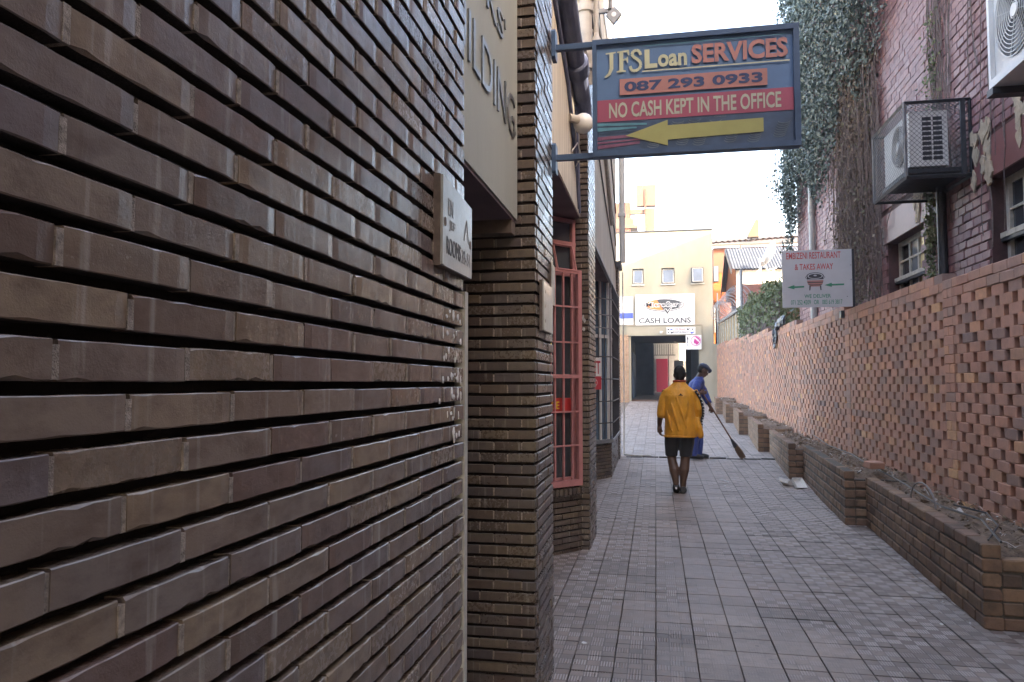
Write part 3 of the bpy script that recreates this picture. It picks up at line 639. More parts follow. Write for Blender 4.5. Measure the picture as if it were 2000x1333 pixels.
for i in range(12):
    m = MB(); y = 11.75+i*0.16; m.tube([(-0.655, y, 0.63), (-0.655, y, 3.04)], 0.008, 5); m.build('security_bar', 'steel_dark', bay)
F = Face(b1+ev*0.16+en*0.05+Z_*1.36, ev, Z_, en)
ts = thing('notice_sign', 'red and white sign with letters ET hung on the shop bay bars', 'sign', b1+ev*0.4+en*0.05+Z_*1.36)
F.rect(0, 0.36, 0.20, 0.48, 0, 0.006, 'board', 'white', ts); F.rect(0, 0.36, 0, 0.1985, 0, 0.006, 'board', flat('red_panel', (0.5, 0.04, 0.06), 0.5), ts)
F.text('LET', 0.06, 0.335, 0.235, 0.43, 0.0065, 0.002, flat('red_ink', (0.5, 0.03, 0.05), 0.5), ts, 0.012); F.text('TO', 0.13, 0.26, 0.06, 0.15, 0.0065, 0.002, flat('pale_ink', (0.7, 0.5, 0.5), 0.5), ts)

# --- far pillar and downpipe
P4 = thing('brick_pillar', 'narrow shade-darkened brick pillar at the far corner of the shop building', 'pillar', (-0.78, 13.95, 0.1))
MB().box(-1.1, -0.664, 13.712, 14.2, 0.05, 3.6).build('mortar', 'joint_dark', P4)
st = MB()
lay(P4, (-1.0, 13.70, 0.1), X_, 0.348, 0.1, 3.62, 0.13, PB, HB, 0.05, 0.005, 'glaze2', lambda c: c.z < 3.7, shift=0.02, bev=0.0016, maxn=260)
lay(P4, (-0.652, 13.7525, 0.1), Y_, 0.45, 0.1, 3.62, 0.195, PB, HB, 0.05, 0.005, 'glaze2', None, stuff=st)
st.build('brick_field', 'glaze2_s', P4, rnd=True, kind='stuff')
MB().box(-1.05, -0.60, 13.64, 14.25, 3.625, 3.72).build('cap', 'steel_dark', P4)
tag(MB().tube([(-0.585, 13.9, 3.73), (-0.585, 13.9, 9.6)], 0.055, 12).box(-0.66, -0.52, 13.84, 13.96, 4.6, 4.66).box(-0.66, -0.52, 13.84, 13.96, 7.0, 7.06).build('downpipe', 'stone_grey', smooth=False), 'grey downpipe on the far corner of the shop building', 'pipe')
tag(MB().tube([(-0.60, 14.27, 0.14), (-0.59, 14.27, 1.2), (-0.60, 14.27, 3.6)], 0.012, 8).tube([(-0.60, 14.2, 0.15), (-0.4, 14.1, 0.135), (-0.1, 14.12, 0.14)], 0.018, 6).build('conduit', 'offwhite'), 'thin white conduit running down beside the far brick pillar', 'pipe')

# --- pipes, lamp, cables above the first bays
def collar_pipe(pts, r, cols, name, label, mat):
    m = MB(); m.tube(pts, r, 16)
    for (p, d, L, rr) in cols:
        p, d = Vector(p), Vector(d).normalized(); m.tube([p-d*L/2, p-d*L/2*0.9, p+d*L/2*0.9, p+d*L/2], [rr*0.9, rr, rr, rr*0.9], 16)
    return tag(m.build(name, mat, smooth=False), label, 'pipe')
collar_pipe([(-0.60, 3.95, 4.78), (-0.60, 4.7, 4.42), (-0.60, 5.5, 4.16), (-0.60, 6.05, 4.03), (-0.60, 6.35, 3.98), (-0.60, 6.60, 3.80)], 0.072,
            [((-0.60, 5.05, 4.30), (0, 0.55, -0.2), 0.16, 0.098), ((-0.60, 5.9, 4.06), (0, 0.55, -0.12), 0.16, 0.098)], 'drain_pipe', 'fat haze-blued grey drain pipe sloping along the wall behind the hanging sign', 'pipeblue')
collar_pipe([(-0.62, 7.0, 4.35), (-0.62, 6.9, 4.6), (-0.62, 6.9, 9.0)], 0.062,
            [((-0.62, 6.9, 5.16), (0, 0, 1), 0.05, 0.078), ((-0.62, 6.9, 5.04), (0, 0, 1), 0.05, 0.078), ((-0.62, 6.94, 4.50), (0, 0, 1), 0.06, 0.078), ((-0.62, 6.9, 6.6), (0, 0, 1), 0.08, 0.08)], 'drain_pipe', 'upright cream cast iron drain pipe with collars above the hanging sign', 'pipecream')
t = thing('bell_lamp', 'grey bell-shaped outdoor lamp hanging from a thin pipe near the roof', 'lamp', (-0.60, 8.0, 5.15))
MB().tube([(-0.60, 8.0, 5.33), (-0.60, 8.0, 9.0)], 0.028, 10).build('pipe', 'pipecream', t)
MB().lathe((-0.60, 8.0, 5.08), [(0.05, 0), (0.076, 0.03), (0.078, 0.10), (0.055, 0.18), (0.03, 0.22), (0.026, 0.27)], 16).build('shade', 'pipecream', t, smooth=True)
MB().lathe((-0.66, 8.0, 5.36), [(0.001, -0.03), (0.024, -0.02), (0.028, 0.0), (0.024, 0.02), (0.001, 0.03)], 10).build('knob', 'pipecream', t, smooth=True)
t = thing('globe_lamp', 'white opal globe lamp on the wall beneath the blue-grey pipe', 'lamp', (-0.57, 5.95, 3.6))
pr_ = [(0.084*sin(pi*i/14)+0.0005, -0.084*cos(pi*i/14)) for i in range(15)]
MB().lathe((-0.562, 6.0, 3.625), pr_, 24).build('globe', 'globe', t, smooth=True)
MB().tube([(-0.665, 5.86, 3.63), (-0.60, 5.93, 3.635)], 0.034, 12).build('arm', 'pipecream', t)
MB().tube([(-0.655, 6.0, 3.40), (-0.62, 6.1, 3.5), (-0.60, 6.2, 3.42), (-0.655, 6.3, 3.36)], 0.006, 5).build('wire', 'white', t)
t = thing('floodlight', 'small grey floodlight on an arm against the sky', 'lamp', (-0.46, 9, 5.8))
MB().box(-0.70, -0.46, 9.02, 9.06, 6.08, 6.13).tube([(-0.50, 9.0, 6.1), (-0.50, 9.0, 6.9)], 0.03, 6).build('arm', 'steel_grey', t)
mm = MB(); mm.prism([(-0.09, 0.0), (0.0, -0.12), (0.10, 0.0), (0.01, 0.10)], (-0.46, 8.98, 6.0), X_, Z_, -Y_, 0.0, 0.05); mm.build('housing', 'steel_grey', t)
MB().lathe((-0.455, 8.925, 6.0), [(0.001, 0), (0.03, 0.002), (0.03, 0.01)], 12, 'y').build('lens', 'white', t)
rn = random.Random(3)
for i, (z0, z1, y0, y1, lb_) in enumerate(((4.9, 3.55, 7.6, 13.6, 'black cable sloping down the cream upper wall, lowest of three'), (6.1, 4.0, 7.6, 13.6, 'black cable sloping down the cream upper wall, middle of three'), (7.4, 4.6, 7.6, 13.6, 'black cable sloping down the cream upper wall, topmost of three'))):
    pts = [(-0.685, y0+(y1-y0)*k/8, z0+(z1-z0)*k/8-0.10*sin(pi*k/8)) for k in range(9)]
    tag(MB().tube(pts, 0.011, 5).build('wall_cable', 'rubber'), lb_, 'cable')
tag(MB().tube([(-0.68, 10.3, 4.9), (-0.68, 11.9, 4.2), (-0.68, 12.2, 4.1)], 0.035, 8).build('tube_lamp', 'offwhite'), 'slim white tube fixture on the cream upper wall beyond the sign', 'lamp')
tag(MB().tube([(-0.655, 4.4, 4.3), (-0.655, 5.7, 3.86), (-0.655, 6.4, 3.30), (-0.655, 6.55, 3.05)], 0.02, 8).tube([(-0.655, 6.3, 3.9), (-0.655, 6.5, 3.5), (-0.655, 6.62, 3.02)], 0.011, 6).build('wall_cable', 'pipeblue'), 'grey conduit running down the cream fascia to its lower corner', 'cable')

# ================================================================ HANGING LOAN SIGN
js = thing('hanging_sign', 'dark blue hanging sign for loan services with a yellow arrow pointing left', 'sign', (0.2, 3.9, 2.69))
JW, JH = 1.045, 0.632
F = Face((-0.313, 3.885, 2.688), X_, Z_, -Y_)
def UV(u, v): return (u*JW, JH*(1-v))
M['jblue'] = plain('sign_glare_blue', (0.10, 0.20, 0.36), 0.5, 0, 0.2, 4, 0)  # blue lightened and text paled to imitate lens glare over the sign
M['jnavy'] = plain('sign_navy_ink', (0.035, 0.06, 0.15), 0.5, 0, 0.2, 4, 0)
M['jred'] = plain('sign_red_vinyl', (0.37, 0.085, 0.14), 0.5, 0, 0.15, 4, 0)
M['jtext'] = plain('sign_pale_yellow_vinyl', (0.50, 0.52, 0.35), 0.5, 0, 0.12, 10, 0)
M['jgrey'] = plain('sign_olive_vinyl', (0.43, 0.46, 0.37), 0.5, 0, 0.12, 10, 0)
M['jorange'] = plain('sign_orange_vinyl', (0.43, 0.20, 0.175), 0.5, 0, 0.12, 10, 0)
M['jteal'] = plain('sign_teal_print', (0.10, 0.30, 0.38), 0.5, 0, 0.3, 12, 0)
M['jmauve'] = plain('sign_mauve_print', (0.25, 0.10, 0.17), 0.5, 0, 0.4, 12, 0)
M['jdark'] = plain('sign_dark_print', (0.06, 0.11, 0.19), 0.5, 0, 0.4, 12, 0)
M['jcoin'] = plain('sign_coin_print', (0.16, 0.22, 0.27), 0.5, 0, 0.4, 12, 0)
M['jyel'] = plain('sign_yellow_arrow', (0.37, 0.37, 0.14), 0.5, 0, 0.12, 10, 0)
def R(u0, u1, v0, v1, d, th, n, m): (x0, y1), (x1, y0) = UV(u0, v0), UV(u1, v1); return F.rect(x0, x1, y0, y1, d, th, n, m, js)
def T(s, u0, u1, v0, v1, m, b=0.0, d=0.004, th=0.001): (x0, y1), (x1, y0) = UV(u0, v0), UV(u1, v1); return F.text(s, x0, x1, y0, y1, d, th, m, js, b)
def PL(pts, d, th, n, m): return F.poly([UV(*p) for p in pts], d, th, n, m, js)
MB().box(-0.313, -0.313+JW, 3.887, 3.93, 2.688, 2.688+JH).build('box', 'jblue', js)
fr = MB()
for (u0, u1, v0, v1) in ((0, 1, 0, 0.045), (0, 1, 0.955, 1), (0, 0.022, 0.0455, 0.9545), (0.972, 1, 0.0455, 0.9545)):
    (x0, y1), (x1, y0) = UV(u0, v0), UV(u1, v1); fr.prism([(x0, y0), (x1, y0), (x1, y1), (x0, y1)], F.o, F.r, F.u, F.n, -0.001, 0.014)
fr.build('frame', 'steel_navy', js)
def stroke(pts, m, d=0.004): return PL(pts, d, 0.001, 'lettering', m)
# serif J F S
stroke([(0.068, 0.118), (0.118, 0.112), (0.118, 0.122), (0.106, 0.126), (0.106, 0.255), (0.092, 0.305), (0.068, 0.33), (0.060, 0.322), (0.080, 0.29), (0.087, 0.25), (0.087, 0.126), (0.068, 0.130)], 'jtext')
stroke([(0.125, 0.112), (0.185, 0.104), (0.187, 0.15), (0.180, 0.15), (0.176, 0.122), (0.156, 0.122), (0.156, 0.178), (0.172, 0.176), (0.175, 0.162), (0.180, 0.162), (0.180, 0.212), (0.175, 0.212), (0.172, 0.192), (0.156, 0.194), (0.156, 0.272), (0.168, 0.278), (0.168, 0.288), (0.122, 0.290), (0.122, 0.280), (0.136, 0.275), (0.136, 0.124), (0.125, 0.122)], 'jtext')
S = [(0.243, 0.155), (0.238, 0.125), (0.222, 0.112), (0.205, 0.122), (0.200, 0.145), (0.208, 0.170), (0.226, 0.190), (0.240, 0.212), (0.243, 0.245), (0.234, 0.275), (0.215, 0.288), (0.197, 0.280), (0.190, 0.245)]
for a, b in zip(S, S[1:]):
    w = 0.0072; dx, dy = b[0]-a[0], (b[1]-a[1])*JH/JW; L = sqrt(dx*dx+dy*dy); nx, ny = -dy/L*w, dx/L*w*JW/JH
    stroke([(a[0]-nx, a[1]-ny), (b[0]-nx, b[1]-ny), (b[0]+nx, b[1]+ny), (a[0]+nx, a[1]+ny)], 'jtext', 0.004+0.0004*(S.index(a) % 2))
T('L', 0.262, 0.325, 0.115, 0.275, 'jtext', 0.05); T('oan', 0.328, 0.470, 0.165, 0.272, 'jtext', 0.03)
T('SERVICES', 0.492, 0.948, 0.105, 0.265, 'jorange', 0.035)
R(0.25, 0.955, 0.292, 0.302, 0.004, 0.001, 'rule', 'jtext'); R(0.25, 0.945, 0.078, 0.083, 0.004, 0.001, 'rule', 'jteal')
R(0.137, 0.850, 0.350, 0.487, 0.004, 0.001, 'number_plate', 'jorange'); T('087 293 0933', 0.160, 0.828, 0.376, 0.462, 'jnavy', 0.035, 0.0055)
R(0.024, 0.970, 0.520, 0.705, 0.004, 0.001, 'band', 'jred'); T('NO CASH KEPT IN THE OFFICE', 0.083, 0.912, 0.548, 0.678, 'jgrey', 0.02, 0.0055)
R(0.024, 0.970, 0.707, 0.953, 0.002, 0.001, 'picture', 'jdark')
for (v0, v1, v2, v3, m, u1) in ((0.715, 0.738, 0.735, 0.752, 'jteal', 0.27), (0.752, 0.785, 0.762, 0.775, 'jteal', 0.22), (0.80, 0.808, 0.79, 0.796, 'jdark', 0.27), (0.832, 0.862, 0.822, 0.842, 'jmauve', 0.24), (0.875, 0.893, 0.862, 0.874, 'jmauve', 0.24), (0.905, 0.935, 0.885, 0.905, 'jmauve', 0.235)):
    PL([(0.024, v0), (u1, v2), (u1, v3), (0.024, v1)], 0.004, 0.001, 'banknote', m)
rn = random.Random(2)
for (u, v, n) in ((0.30, 0.91, 4), (0.44, 0.90, 5), (0.52, 0.91, 4), (0.67, 0.90, 5), (0.78, 0.91, 4), (0.90, 0.88, 7), (0.42, 0.735, 2), (0.50, 0.73, 2), (0.60, 0.745, 2)):
    for k in range(n):
        c = UV(u+0.004*k, v-0.018*(k-1)); mb = MB()
        for j in range(8):
            t0, t1 = pi*(1.05+0.9*j/8), pi*(1.05+0.9*(j+1)/8)
            mb.prism([(c[0]+0.030*cos(t0), c[1]+0.014*sin(t0)), (c[0]+0.030*cos(t1), c[1]+0.014*sin(t1)), (c[0]+0.030*cos(t1), c[1]+0.014*sin(t1)+0.004), (c[0]+0.030*cos(t0), c[1]+0.014*sin(t0)+0.004)], F.o, F.r, F.u, F.n, 0.004, 0.005)
        mb.build('coin', 'jcoin', js)
T('Credit', 0.597, 0.655, 0.712, 0.727, 'jcoin', 0)
PL([(0.165, 0.832), (0.372, 0.722), (0.372, 0.768), (0.828, 0.755), (0.828, 0.868), (0.372, 0.888), (0.372, 0.936)], 0.0055, 0.0012, 'arrow', 'jyel')
MB().box(-0.52, -0.3135, 3.893, 3.925, 3.292, 3.322).box(-0.52, -0.3135, 3.893, 3.925, 2.688, 2.718).pieces('bracket_arm', 'steel_navy', js)
for z in (3.24, 2.615):
    MB().prism([(0, 0.012), (0.012, 0), (0.072, 0), (0.084, 0.012), (0.084, 0.15), (0.072, 0.162), (0.012, 0.162), (0, 0.15)], (-0.532, 3.87, z), Y_, Z_, X_, 0, 0.022).build('wall_plate', 'steel_navy', js)

# ================================================================ LATTICE BRICK WALL ON THE RIGHT
lat = thing('lattice_wall', 'long red brick lattice boundary wall with open gaps along the right of the alley', 'wall', (2.65, 19, 0))
LX, LP, LHB = 2.60, 0.085, 0.0815
bnd = [3.7, 7.3, 10.9, 14.5, 18.1, 21.7, 25.3, 28.9, 32.95]; tops = [2.43, 2.50, 2.57, 2.67, 2.77, 2.87, 2.97, 3.07]
st = MB(); cnt = 0
for k, (a, b) in enumerate(zip(bnd, bnd[1:])):
    top = tops[k]; nrow = int((top-gz(a)-0.1)/LP); z0 = top-nrow*LP
    pick = (lambda c: c.y < 8.6) if k <= 1 else None
    ya, yb = a+0.11, b-0.11; w = yb-ya
    cnt += lay(lat, (LX, yb, 0), -Y_, w, z0, top-2*LP+0.001, 0.288, LP, LHB, 0.11, 0.082, 'lat', pick, jit=0.0016, bev=0.0025, stuff=st, shift=0.1, maxn=max(0, 262-cnt), pin=0.004)
    cnt += lay(lat, (LX-0.004, yb, 0), -Y_, w, top-2*LP+0.001, top, 0.235, LP, LHB, 0.118, 0.008, 'lat', pick, jit=0.003, bev=0.004, stuff=st, maxn=max(0, 285-cnt), pin=0.004)
    for yy in (b,):
        cnt += lay(lat, (LX-0.005, yy+0.108, 0), -Y_, 0.216, z0, top+0.001, 0.22, LP, LHB, 0.12, 0.008, 'lat', pick, jit=0.002, bev=0.004, stuff=st, maxn=max(0, 330-cnt))
    # thin mortar beds between the courses
    for r_ in range(nrow): st.box(LX+0.005, LX+0.10, ya, yb, z0+r_*LP+LHB-0.001, z0+(r_+1)*LP+0.001, 0.72) if r_ < nrow-1 else None
st.build('brick_field', 'lat_s', lat, rnd=True, kind='stuff')

# ================================================================ RIGHT BUILDING
rb = thing('red_brick_building', 'tall oxblood painted brick building behind the lattice wall', 'building', (6, 5, 0))
RX = 2.90
W1 = (8.80, 10.06, 2.2, 3.25); W2 = (5.6, 7.13, 2.2, 3.285)
body = MB(); body.box(RX+0.30, 9.6, 3.0, 15.9, -0.05, 9.6)
ysp = [3.0, W2[0], W2[1], W1[0], W1[1], 15.9]
for i, (a, b) in enumerate(zip(ysp, ysp[1:])):
    if i in (1, 3):
        zt = (W2 if i == 1 else W1)[3]; body.box(RX+0.012, RX+0.299, a, b, zt, 9.6); body.box(RX+0.012, RX+0.299, a, b, -0.05, 2.2)
    else: body.box(RX+0.012, RX+0.299, a, b, -0.05, 9.6)
body.build('wall', 'pur_wall', rb)
MB().box(RX+0.012, 9.6, -3.99, 2.99, -0.05, 5.6).build('unseen_low_block', 'pur_wall', rb)  # added out of view beside the camera; height set to dim the alley
MB().add([(RX-0.1, 2.95, 9.61), (9.8, 2.95, 9.61), (9.8, 15.95, 9.61), (RX-0.1, 15.95, 9.61), (RX-0.1, 2.95, 9.75), (9.8, 2.95, 12.0), (9.8, 15.95, 12.0), (RX-0.1, 15.95, 9.75)], BOXF).build('roof', 'zinc', rb)
# unseen house added behind the front block; slope shaped to shade the end facade
hidden_house = MB(); hidden_house.add([(4.9, 17.5, 0), (10.6, 17.5, 0), (10.6, 27, 0), (4.9, 27, 0), (4.9, 17.5, 11.35), (10.6, 17.5, 13.35), (10.6, 27, 13.35), (4.9, 27, 11.35)], BOXF); hidden_house.build('unseen_shade_house', 'pur_wall', rb)
MB().box(-0.72, RX, -10.0, -4.0, 3.3, 12).box(RX+0.001, 16, -10.0, -4.0, -0.05, 12).box(-10, -0.721, -10.0, -4.0, -0.05, 12).pieces('unseen_shade_block', 'pur_wall', rb)  # unseen blocks added behind the camera to hold light back
lint = MB()
for w in (W1, W2): lint.box(RX-0.012, RX+0.2, w[0]-0.28, w[1]+0.26, w[3]+0.001, w[3]+0.36)
lint.pieces('lintel', 'pur_band', rb)
def skipR(c, a, b, z):
    for w in (W1, W2):
        if w[0]-0.02 < c.y < w[1]+0.02 and z < w[3]-0.02: return True
        if w[0]-0.30 < c.y < w[1]+0.28 and w[3]-0.06 < z < w[3]+0.36: return True
    return False
st = MB()
lay(rb, (RX, 15.9, 0), -Y_, 15.9-5.3, 2.25, 9.5, 0.172, 0.085, 0.077, 0.05, 0.010, 'pur', lambda c: c.y < 7.75 and c.z < 5.2, jit=0.003, bev=0.005, stuff=st, skip=skipR, off=0.36, maxn=300, pin=0.004)
st.build('brick_field', 'pur_s', rb, rnd=True, kind='stuff')
for (y0, y1, z0, z1, n, sd) in ((7.05, 7.42, 3.30, 3.80, 16, 1), (6.35, 6.6, 3.45, 3.9, 10, 2), (8.62, 8.98, 3.32, 3.85, 14, 3), (8.4, 8.75, 2.9, 3.3, 7, 4)):
    rn = random.Random(sd); mb = MB()                       # patches where the paint has come off
    for i in range(n):
        cy, cz = rn.uniform(y0, y1), rn.uniform(z0, z1); k = 9
        mb.prism([(-(cy+rn.uniform(0.02, 0.085)*cos(2*pi*q/k)), cz+rn.uniform(0.03, 0.13)*sin(2*pi*q/k)) for q in range(k)], (RX-0.015, 0, 0), -Y_, Z_, -X_, 0, 0.0005+0.0011*(i+1))
    mb.build('bare_patch', 'peeled', rb, kind='stuff')
def window(w, ysplit, warm):
    y0, y1, z0, z1 = w; X0 = RX+0.13
    wo = MB().box(X0, X0+0.05, y0, y0+0.05, z0, z1).box(X0, X0+0.05, y1-0.06, y1-0.001, z0, z1).box(X0, X0+0.05, y0+0.0505, y1-0.0605, z1-0.06, z1-0.001).build('window', 'offwhite', rb)
    for yy in ysplit: MB().box(X0+0.002, X0+0.048, yy-0.022, yy+0.022, z0, z1-0.0605).build('mullion', 'offwhite', wo)
    MB().box(X0-0.055, X0-0.003, y0+0.02, y1-0.002, 2.755, 2.80).build('sill', 'offwhite', wo)
    MB().box(X0-0.050, X0-0.004, y0+0.02, y1-0.002, 2.722, 2.753).build('drip_rail', 'steel_dark', wo)
    MB().box(X0+0.003, X0+0.046, y0+0.052, y1-0.062, 2.99, 3.012).build('glazing_bar', 'offwhite', wo)
    edges = [y0+0.05]+list(ysplit)+[y1-0.06]
    for i, (a, b) in enumerate(zip(edges, edges[1:])):
        for za, zb in ((z0, 2.75), (2.80, 2.99), (3.012, z1-0.06)):
            MB().box(X0+0.022, X0+0.028, a+0.02, b-0.02, za, zb).build('pane', 'glassw' if i in warm and not (i in warm[:1] and za > 2.9) else ('glassg' if (i+int(za*7)) % 2 else 'glass'), wo)
    return wo
window(W1, (9.08, 9.36, 9.66), (0, 1)); window(W2, (6.1, 6.5, 6.8), ())

tag(MB().tube([(2.84, 14.25, 2.66), (2.84, 14.25, 8.2)], 0.055, 14).tube([(2.84, 14.25, 4.6), (2.84, 14.25, 4.72)], 0.064, 14).tube([(2.84, 14.25, 6.4), (2.84, 14.25, 6.52)], 0.064, 14).build('downpipe', 'stone_grey', smooth=False), 'pale grey downpipe on the red building behind the restaurant sign', 'pipe')
tag(MB().tube([(2.86, 8.12, 2.3), (2.86, 8.12, 3.45), (2.82, 8.1, 3.6)], 0.045, 10).build('waste_pipe', 'steel_dark', smooth=False), 'black waste pipe below the caged air conditioner', 'pipe')

# --- caged air conditioner
cg = thing('air_conditioner_cage', 'steel mesh security cage bolted to the red wall round an air conditioner', 'cage', (2.6, 7.9, 3.42))
x0, x1, y0, y1, z0, z1 = 2.33, 2.895, 7.45, 8.47, 3.42, 4.13
def ang(m, p, q, r=0.017): m.tube([p, q], r, 4)
m = MB()
for p, q in (((x0, y0, z0), (x0, y1, z0)), ((x0, y0, z1), (x0, y1, z1)), ((x0, y0, z0), (x0, y0, z1)), ((x0, y1, z0), (x0, y1, z1))): ang(m, p, q)
m.pieces('front_frame', 'steel_grey', cg)
m = MB()
for p, q in (((x0, y0, z0), (x1, y0, z0)), ((x0, y0, z1), (x1, y0, z1)), ((x1, y0, z0), (x1, y0, z1)), ((x0, y1, z0), (x1, y1, z0)), ((x0, y1, z1), (x1, y1, z1)), ((x1, y0, z0), (x1, y1, z0))): ang(m, p, q, 0.02)
m.box(x1-0.09, x1-0.05, y0-0.022, y0+0.0, z0, z1); m.pieces('side_frame', 'steel_dark', cg)
def meshwire(m, o, a, A, b, Bl, s=0.042, r=0.0021):
    o, a, b = Vector(o), Vector(a), Vector(b); n = int((A+Bl)/s)+1
    for sg in (0, 1):
        for i in range(1, n):
            t = i*s; p0 = (min(t, A), max(0, t-A)); p1 = (max(0, t-Bl), min(t, Bl))
            if sg: p0 = (A-p0[0], p0[1]); p1 = (A-p1[0], p1[1])
            m.tube([o+a*p0[0]+b*p0[1], o+a*p1[0]+b*p1[1]], r, 3, cap=False)
for nm, args in (('wire_mesh', ((x0, y0, z0), X_, x1-x0, Z_, z1-z0)), ('wire_mesh', ((x0, y0, z0), Y_, y1-y0, Z_, z1-z0)), ('wire_mesh', ((x0, y0, z0), X_, x1-x0, Y_, y1-y0)), ('wire_mesh', ((x0, y0, z1), X_, x1-x0, Y_, y1-y0)), ('wire_mesh', ((x0, y1, z0), X_, x1-x0, Z_, z1-z0))):
    m = MB(); meshwire(m, *args, s=0.045); m.build(nm, 'galv' if args[1] == Y_ else 'steel_dark', cg)
def aircon(t, xf, xb, ya, yb, za, zb, side_grid, fy, fz, fr):
    MB().box(xf, xb, ya, yb, za, zb).build('casing', 'white', t)
    mb = MB(); MB().lathe((xf-0.006, fy, fz), [(fr, 0), (fr, 0.004)], 28, 'x').build('fan_opening', 'steel_dark', t)
    for k in range(1, 12):
        rr = fr*k/11.0; mb.tube([(xf-0.016-0.006*(1-k/11), fy+rr*cos(q*pi/16), fz+rr*sin(q*pi/16)) for q in range(33)], 0.0035, 4, cap=False)
    for q in range(8): mb.tube([(xf-0.014, fy, fz), (xf-0.012, fy+fr*cos(q*pi/4+0.3), fz+fr*sin(q*pi/4+0.3))], 0.003, 4)
    mb.build('fan_grille', 'white', t); MB().lathe((xf-0.026, fy, fz), [(0.045, 0), (0.05, 0.012)], 16, 'x').build('fan_hub', 'white', t)
    for q in range(3):
        a0 = q*2*pi/3+0.4; pts = [(xf+0.0-0.0075, fy+r_*cos(a0+d_), fz+r_*sin(a0+d_)) for r_, d_ in ((0.04, 0), (fr*0.9, -0.35), (fr*0.9, 0.35))]
        MB().add(pts+[(p[0]-0.002, p[1], p[2]) for p in pts], [(0, 1, 2), (5, 4, 3), (0, 3, 4, 1), (1, 4, 5, 2), (2, 5, 3, 0)]).build('fan_blade', 'steel_grey', t)
    if side_grid:
        g0, g1 = side_grid; zz = (zb-za-0.10)/9
        for c in range(2):
            for k in range(9):
                w = (g1-g0)/2; MB().box(g0+c*w+0.008, g0+(c+1)*w-0.008, ya-0.003, ya-0.0005, za+0.05+k*zz+0.007, za+0.05+(k+1)*zz-0.007).build('vent_slot', 'steel_dark', t)
ac = thing('air_conditioner', 'white air conditioner inside the mesh cage on the red wall', 'air conditioner', (2.55, 7.9, 3.5))
aircon(ac, 2.385, 2.72, 7.51, 8.27, 3.535, 4.06, (2.49, 2.68), 7.78, 3.81, 0.20)
MB().box(2.36, 2.88, 7.50, 8.30, 3.47, 3.51).build('shelf', 'steel_dark', cg)
ac2 = thing('air_conditioner', 'white air conditioner with round fan grille at the upper right, high on the red wall', 'air conditioner', (2.65, 5.5, 3.7))
aircon(ac2, 2.5, 2.82, 5.12, 5.985, 3.69, 4.40, None, 5.61, 4.095, 0.31)
MB().box(2.465, 2.498, 5.10, 6.0, 3.675, 3.735).box(2.465, 2.498, 5.965, 6.0, 3.736, 4.40).pieces('casing_trim', 'white', ac2)
MB().box(2.46, 2.9, 5.93, 6.03, 3.62, 3.672).box(2.46, 2.9, 5.2, 5.3, 3.62, 3.672).pieces('bracket', 'steel_dark', ac2)

# --- restaurant sign on the lattice wall
es = thing('restaurant_sign', 'white restaurant sign with a three-legged pot and green arrows above the lattice wall', 'sign', (2.2, 11, 2.55))
EW, EH = 0.926, 0.806
F = Face((1.774, 10.985, 2.55), X_, Z_, -Y_)
M['esign'] = plain('grey_white_sign_board', (0.52, 0.54, 0.57), 0.45, 0, 0.12, 3, 0); M['ered'] = flat('faded_red_ink', (0.52, 0.07, 0.07), 0.5); M['egreen'] = flat('green_ink', (0.03, 0.24, 0.14), 0.5); M['eblack'] = flat('black_ink', (0.05, 0.055, 0.065), 0.5)
def UV(u, v): return (u*EW, EH*(1-v))
def T(s, u0, u1, v0, v1, m, b=0.0): (x0, y1), (x1, y0) = UV(u0, v0), UV(u1, v1); return F.text(s, x0, x1, y0, y1, 0.0125, 0.001, m, es, b)
MB().box(1.774+EW-0.01, 1.774+EW+0.035, 10.99, 11.04, 2.50, 3.36).box(1.79, 1.774+EW-0.011, 10.99, 11.02, 2.60, 2.64).box(1.79, 1.774+EW-0.011, 10.99, 11.02, 3.27, 3.31).box(2.55, 2.80, 11.0, 11.12, 2.40, 2.499).pieces('bracket', 'steel_dark', es)
F.rect(0, EW, 0, EH, 0.0, 0.012, 'board', 'esign', es)
T('EMBIZENI RESTAURANT', 0.065, 0.845, 0.035, 0.152, 'ered', 0.014); T('& TAKES AWAY', 0.185, 0.735, 0.238, 0.345, 'ered', 0.014)
T('WE DELIVER', 0.315, 0.695, 0.775, 0.838, 'egreen', 0.012); T('071 252 4209   OR   083 619 3817', 0.12, 0.855, 0.872, 0.952, 'egreen', 0.008)
for (u0, u1, v) in ((0.07, 0.315, 0.645), (0.605, 0.885, 0.618)):
    F.poly([UV(u0, v), UV(u0+0.105, v-0.038), UV(u0+0.105, v-0.016), UV(u1, v-0.020), UV(u1, v+0.008), UV(u0+0.105, v+0.014), UV(u0+0.105, v+0.036)], 0.0125, 0.001, 'arrow', 'egreen', es)
cx, cy = UV(0.475, 0.455); a = 0.118*EW
for i, (vv, w0, w1, mm) in enumerate(((0.475, 1.0, 1.02, 'eblack'), (0.515, 1.02, 1.0, 'esign'), (0.53, 1.0, 0.97, 'jorange'), (0.56, 0.97, 0.93, 'eblack'), (0.575, 0.93, 0.86, 'jorange'), (0.605, 0.86, 0.70, 'eblack'), (0.62, 0.70, 0.5, 'jorange'))):
    h = (0.04, 0.015, 0.03, 0.015, 0.03, 0.015, 0.02)[i]
    F.poly([(cx-a*w0, UV(0, vv)[1]), (cx+a*w0, UV(0, vv)[1]), (cx+a*w1, UV(0, vv+h)[1]), (cx-a*w1, UV(0, vv+h)[1])], 0.0125, 0.001, 'pot_band', mm, es)
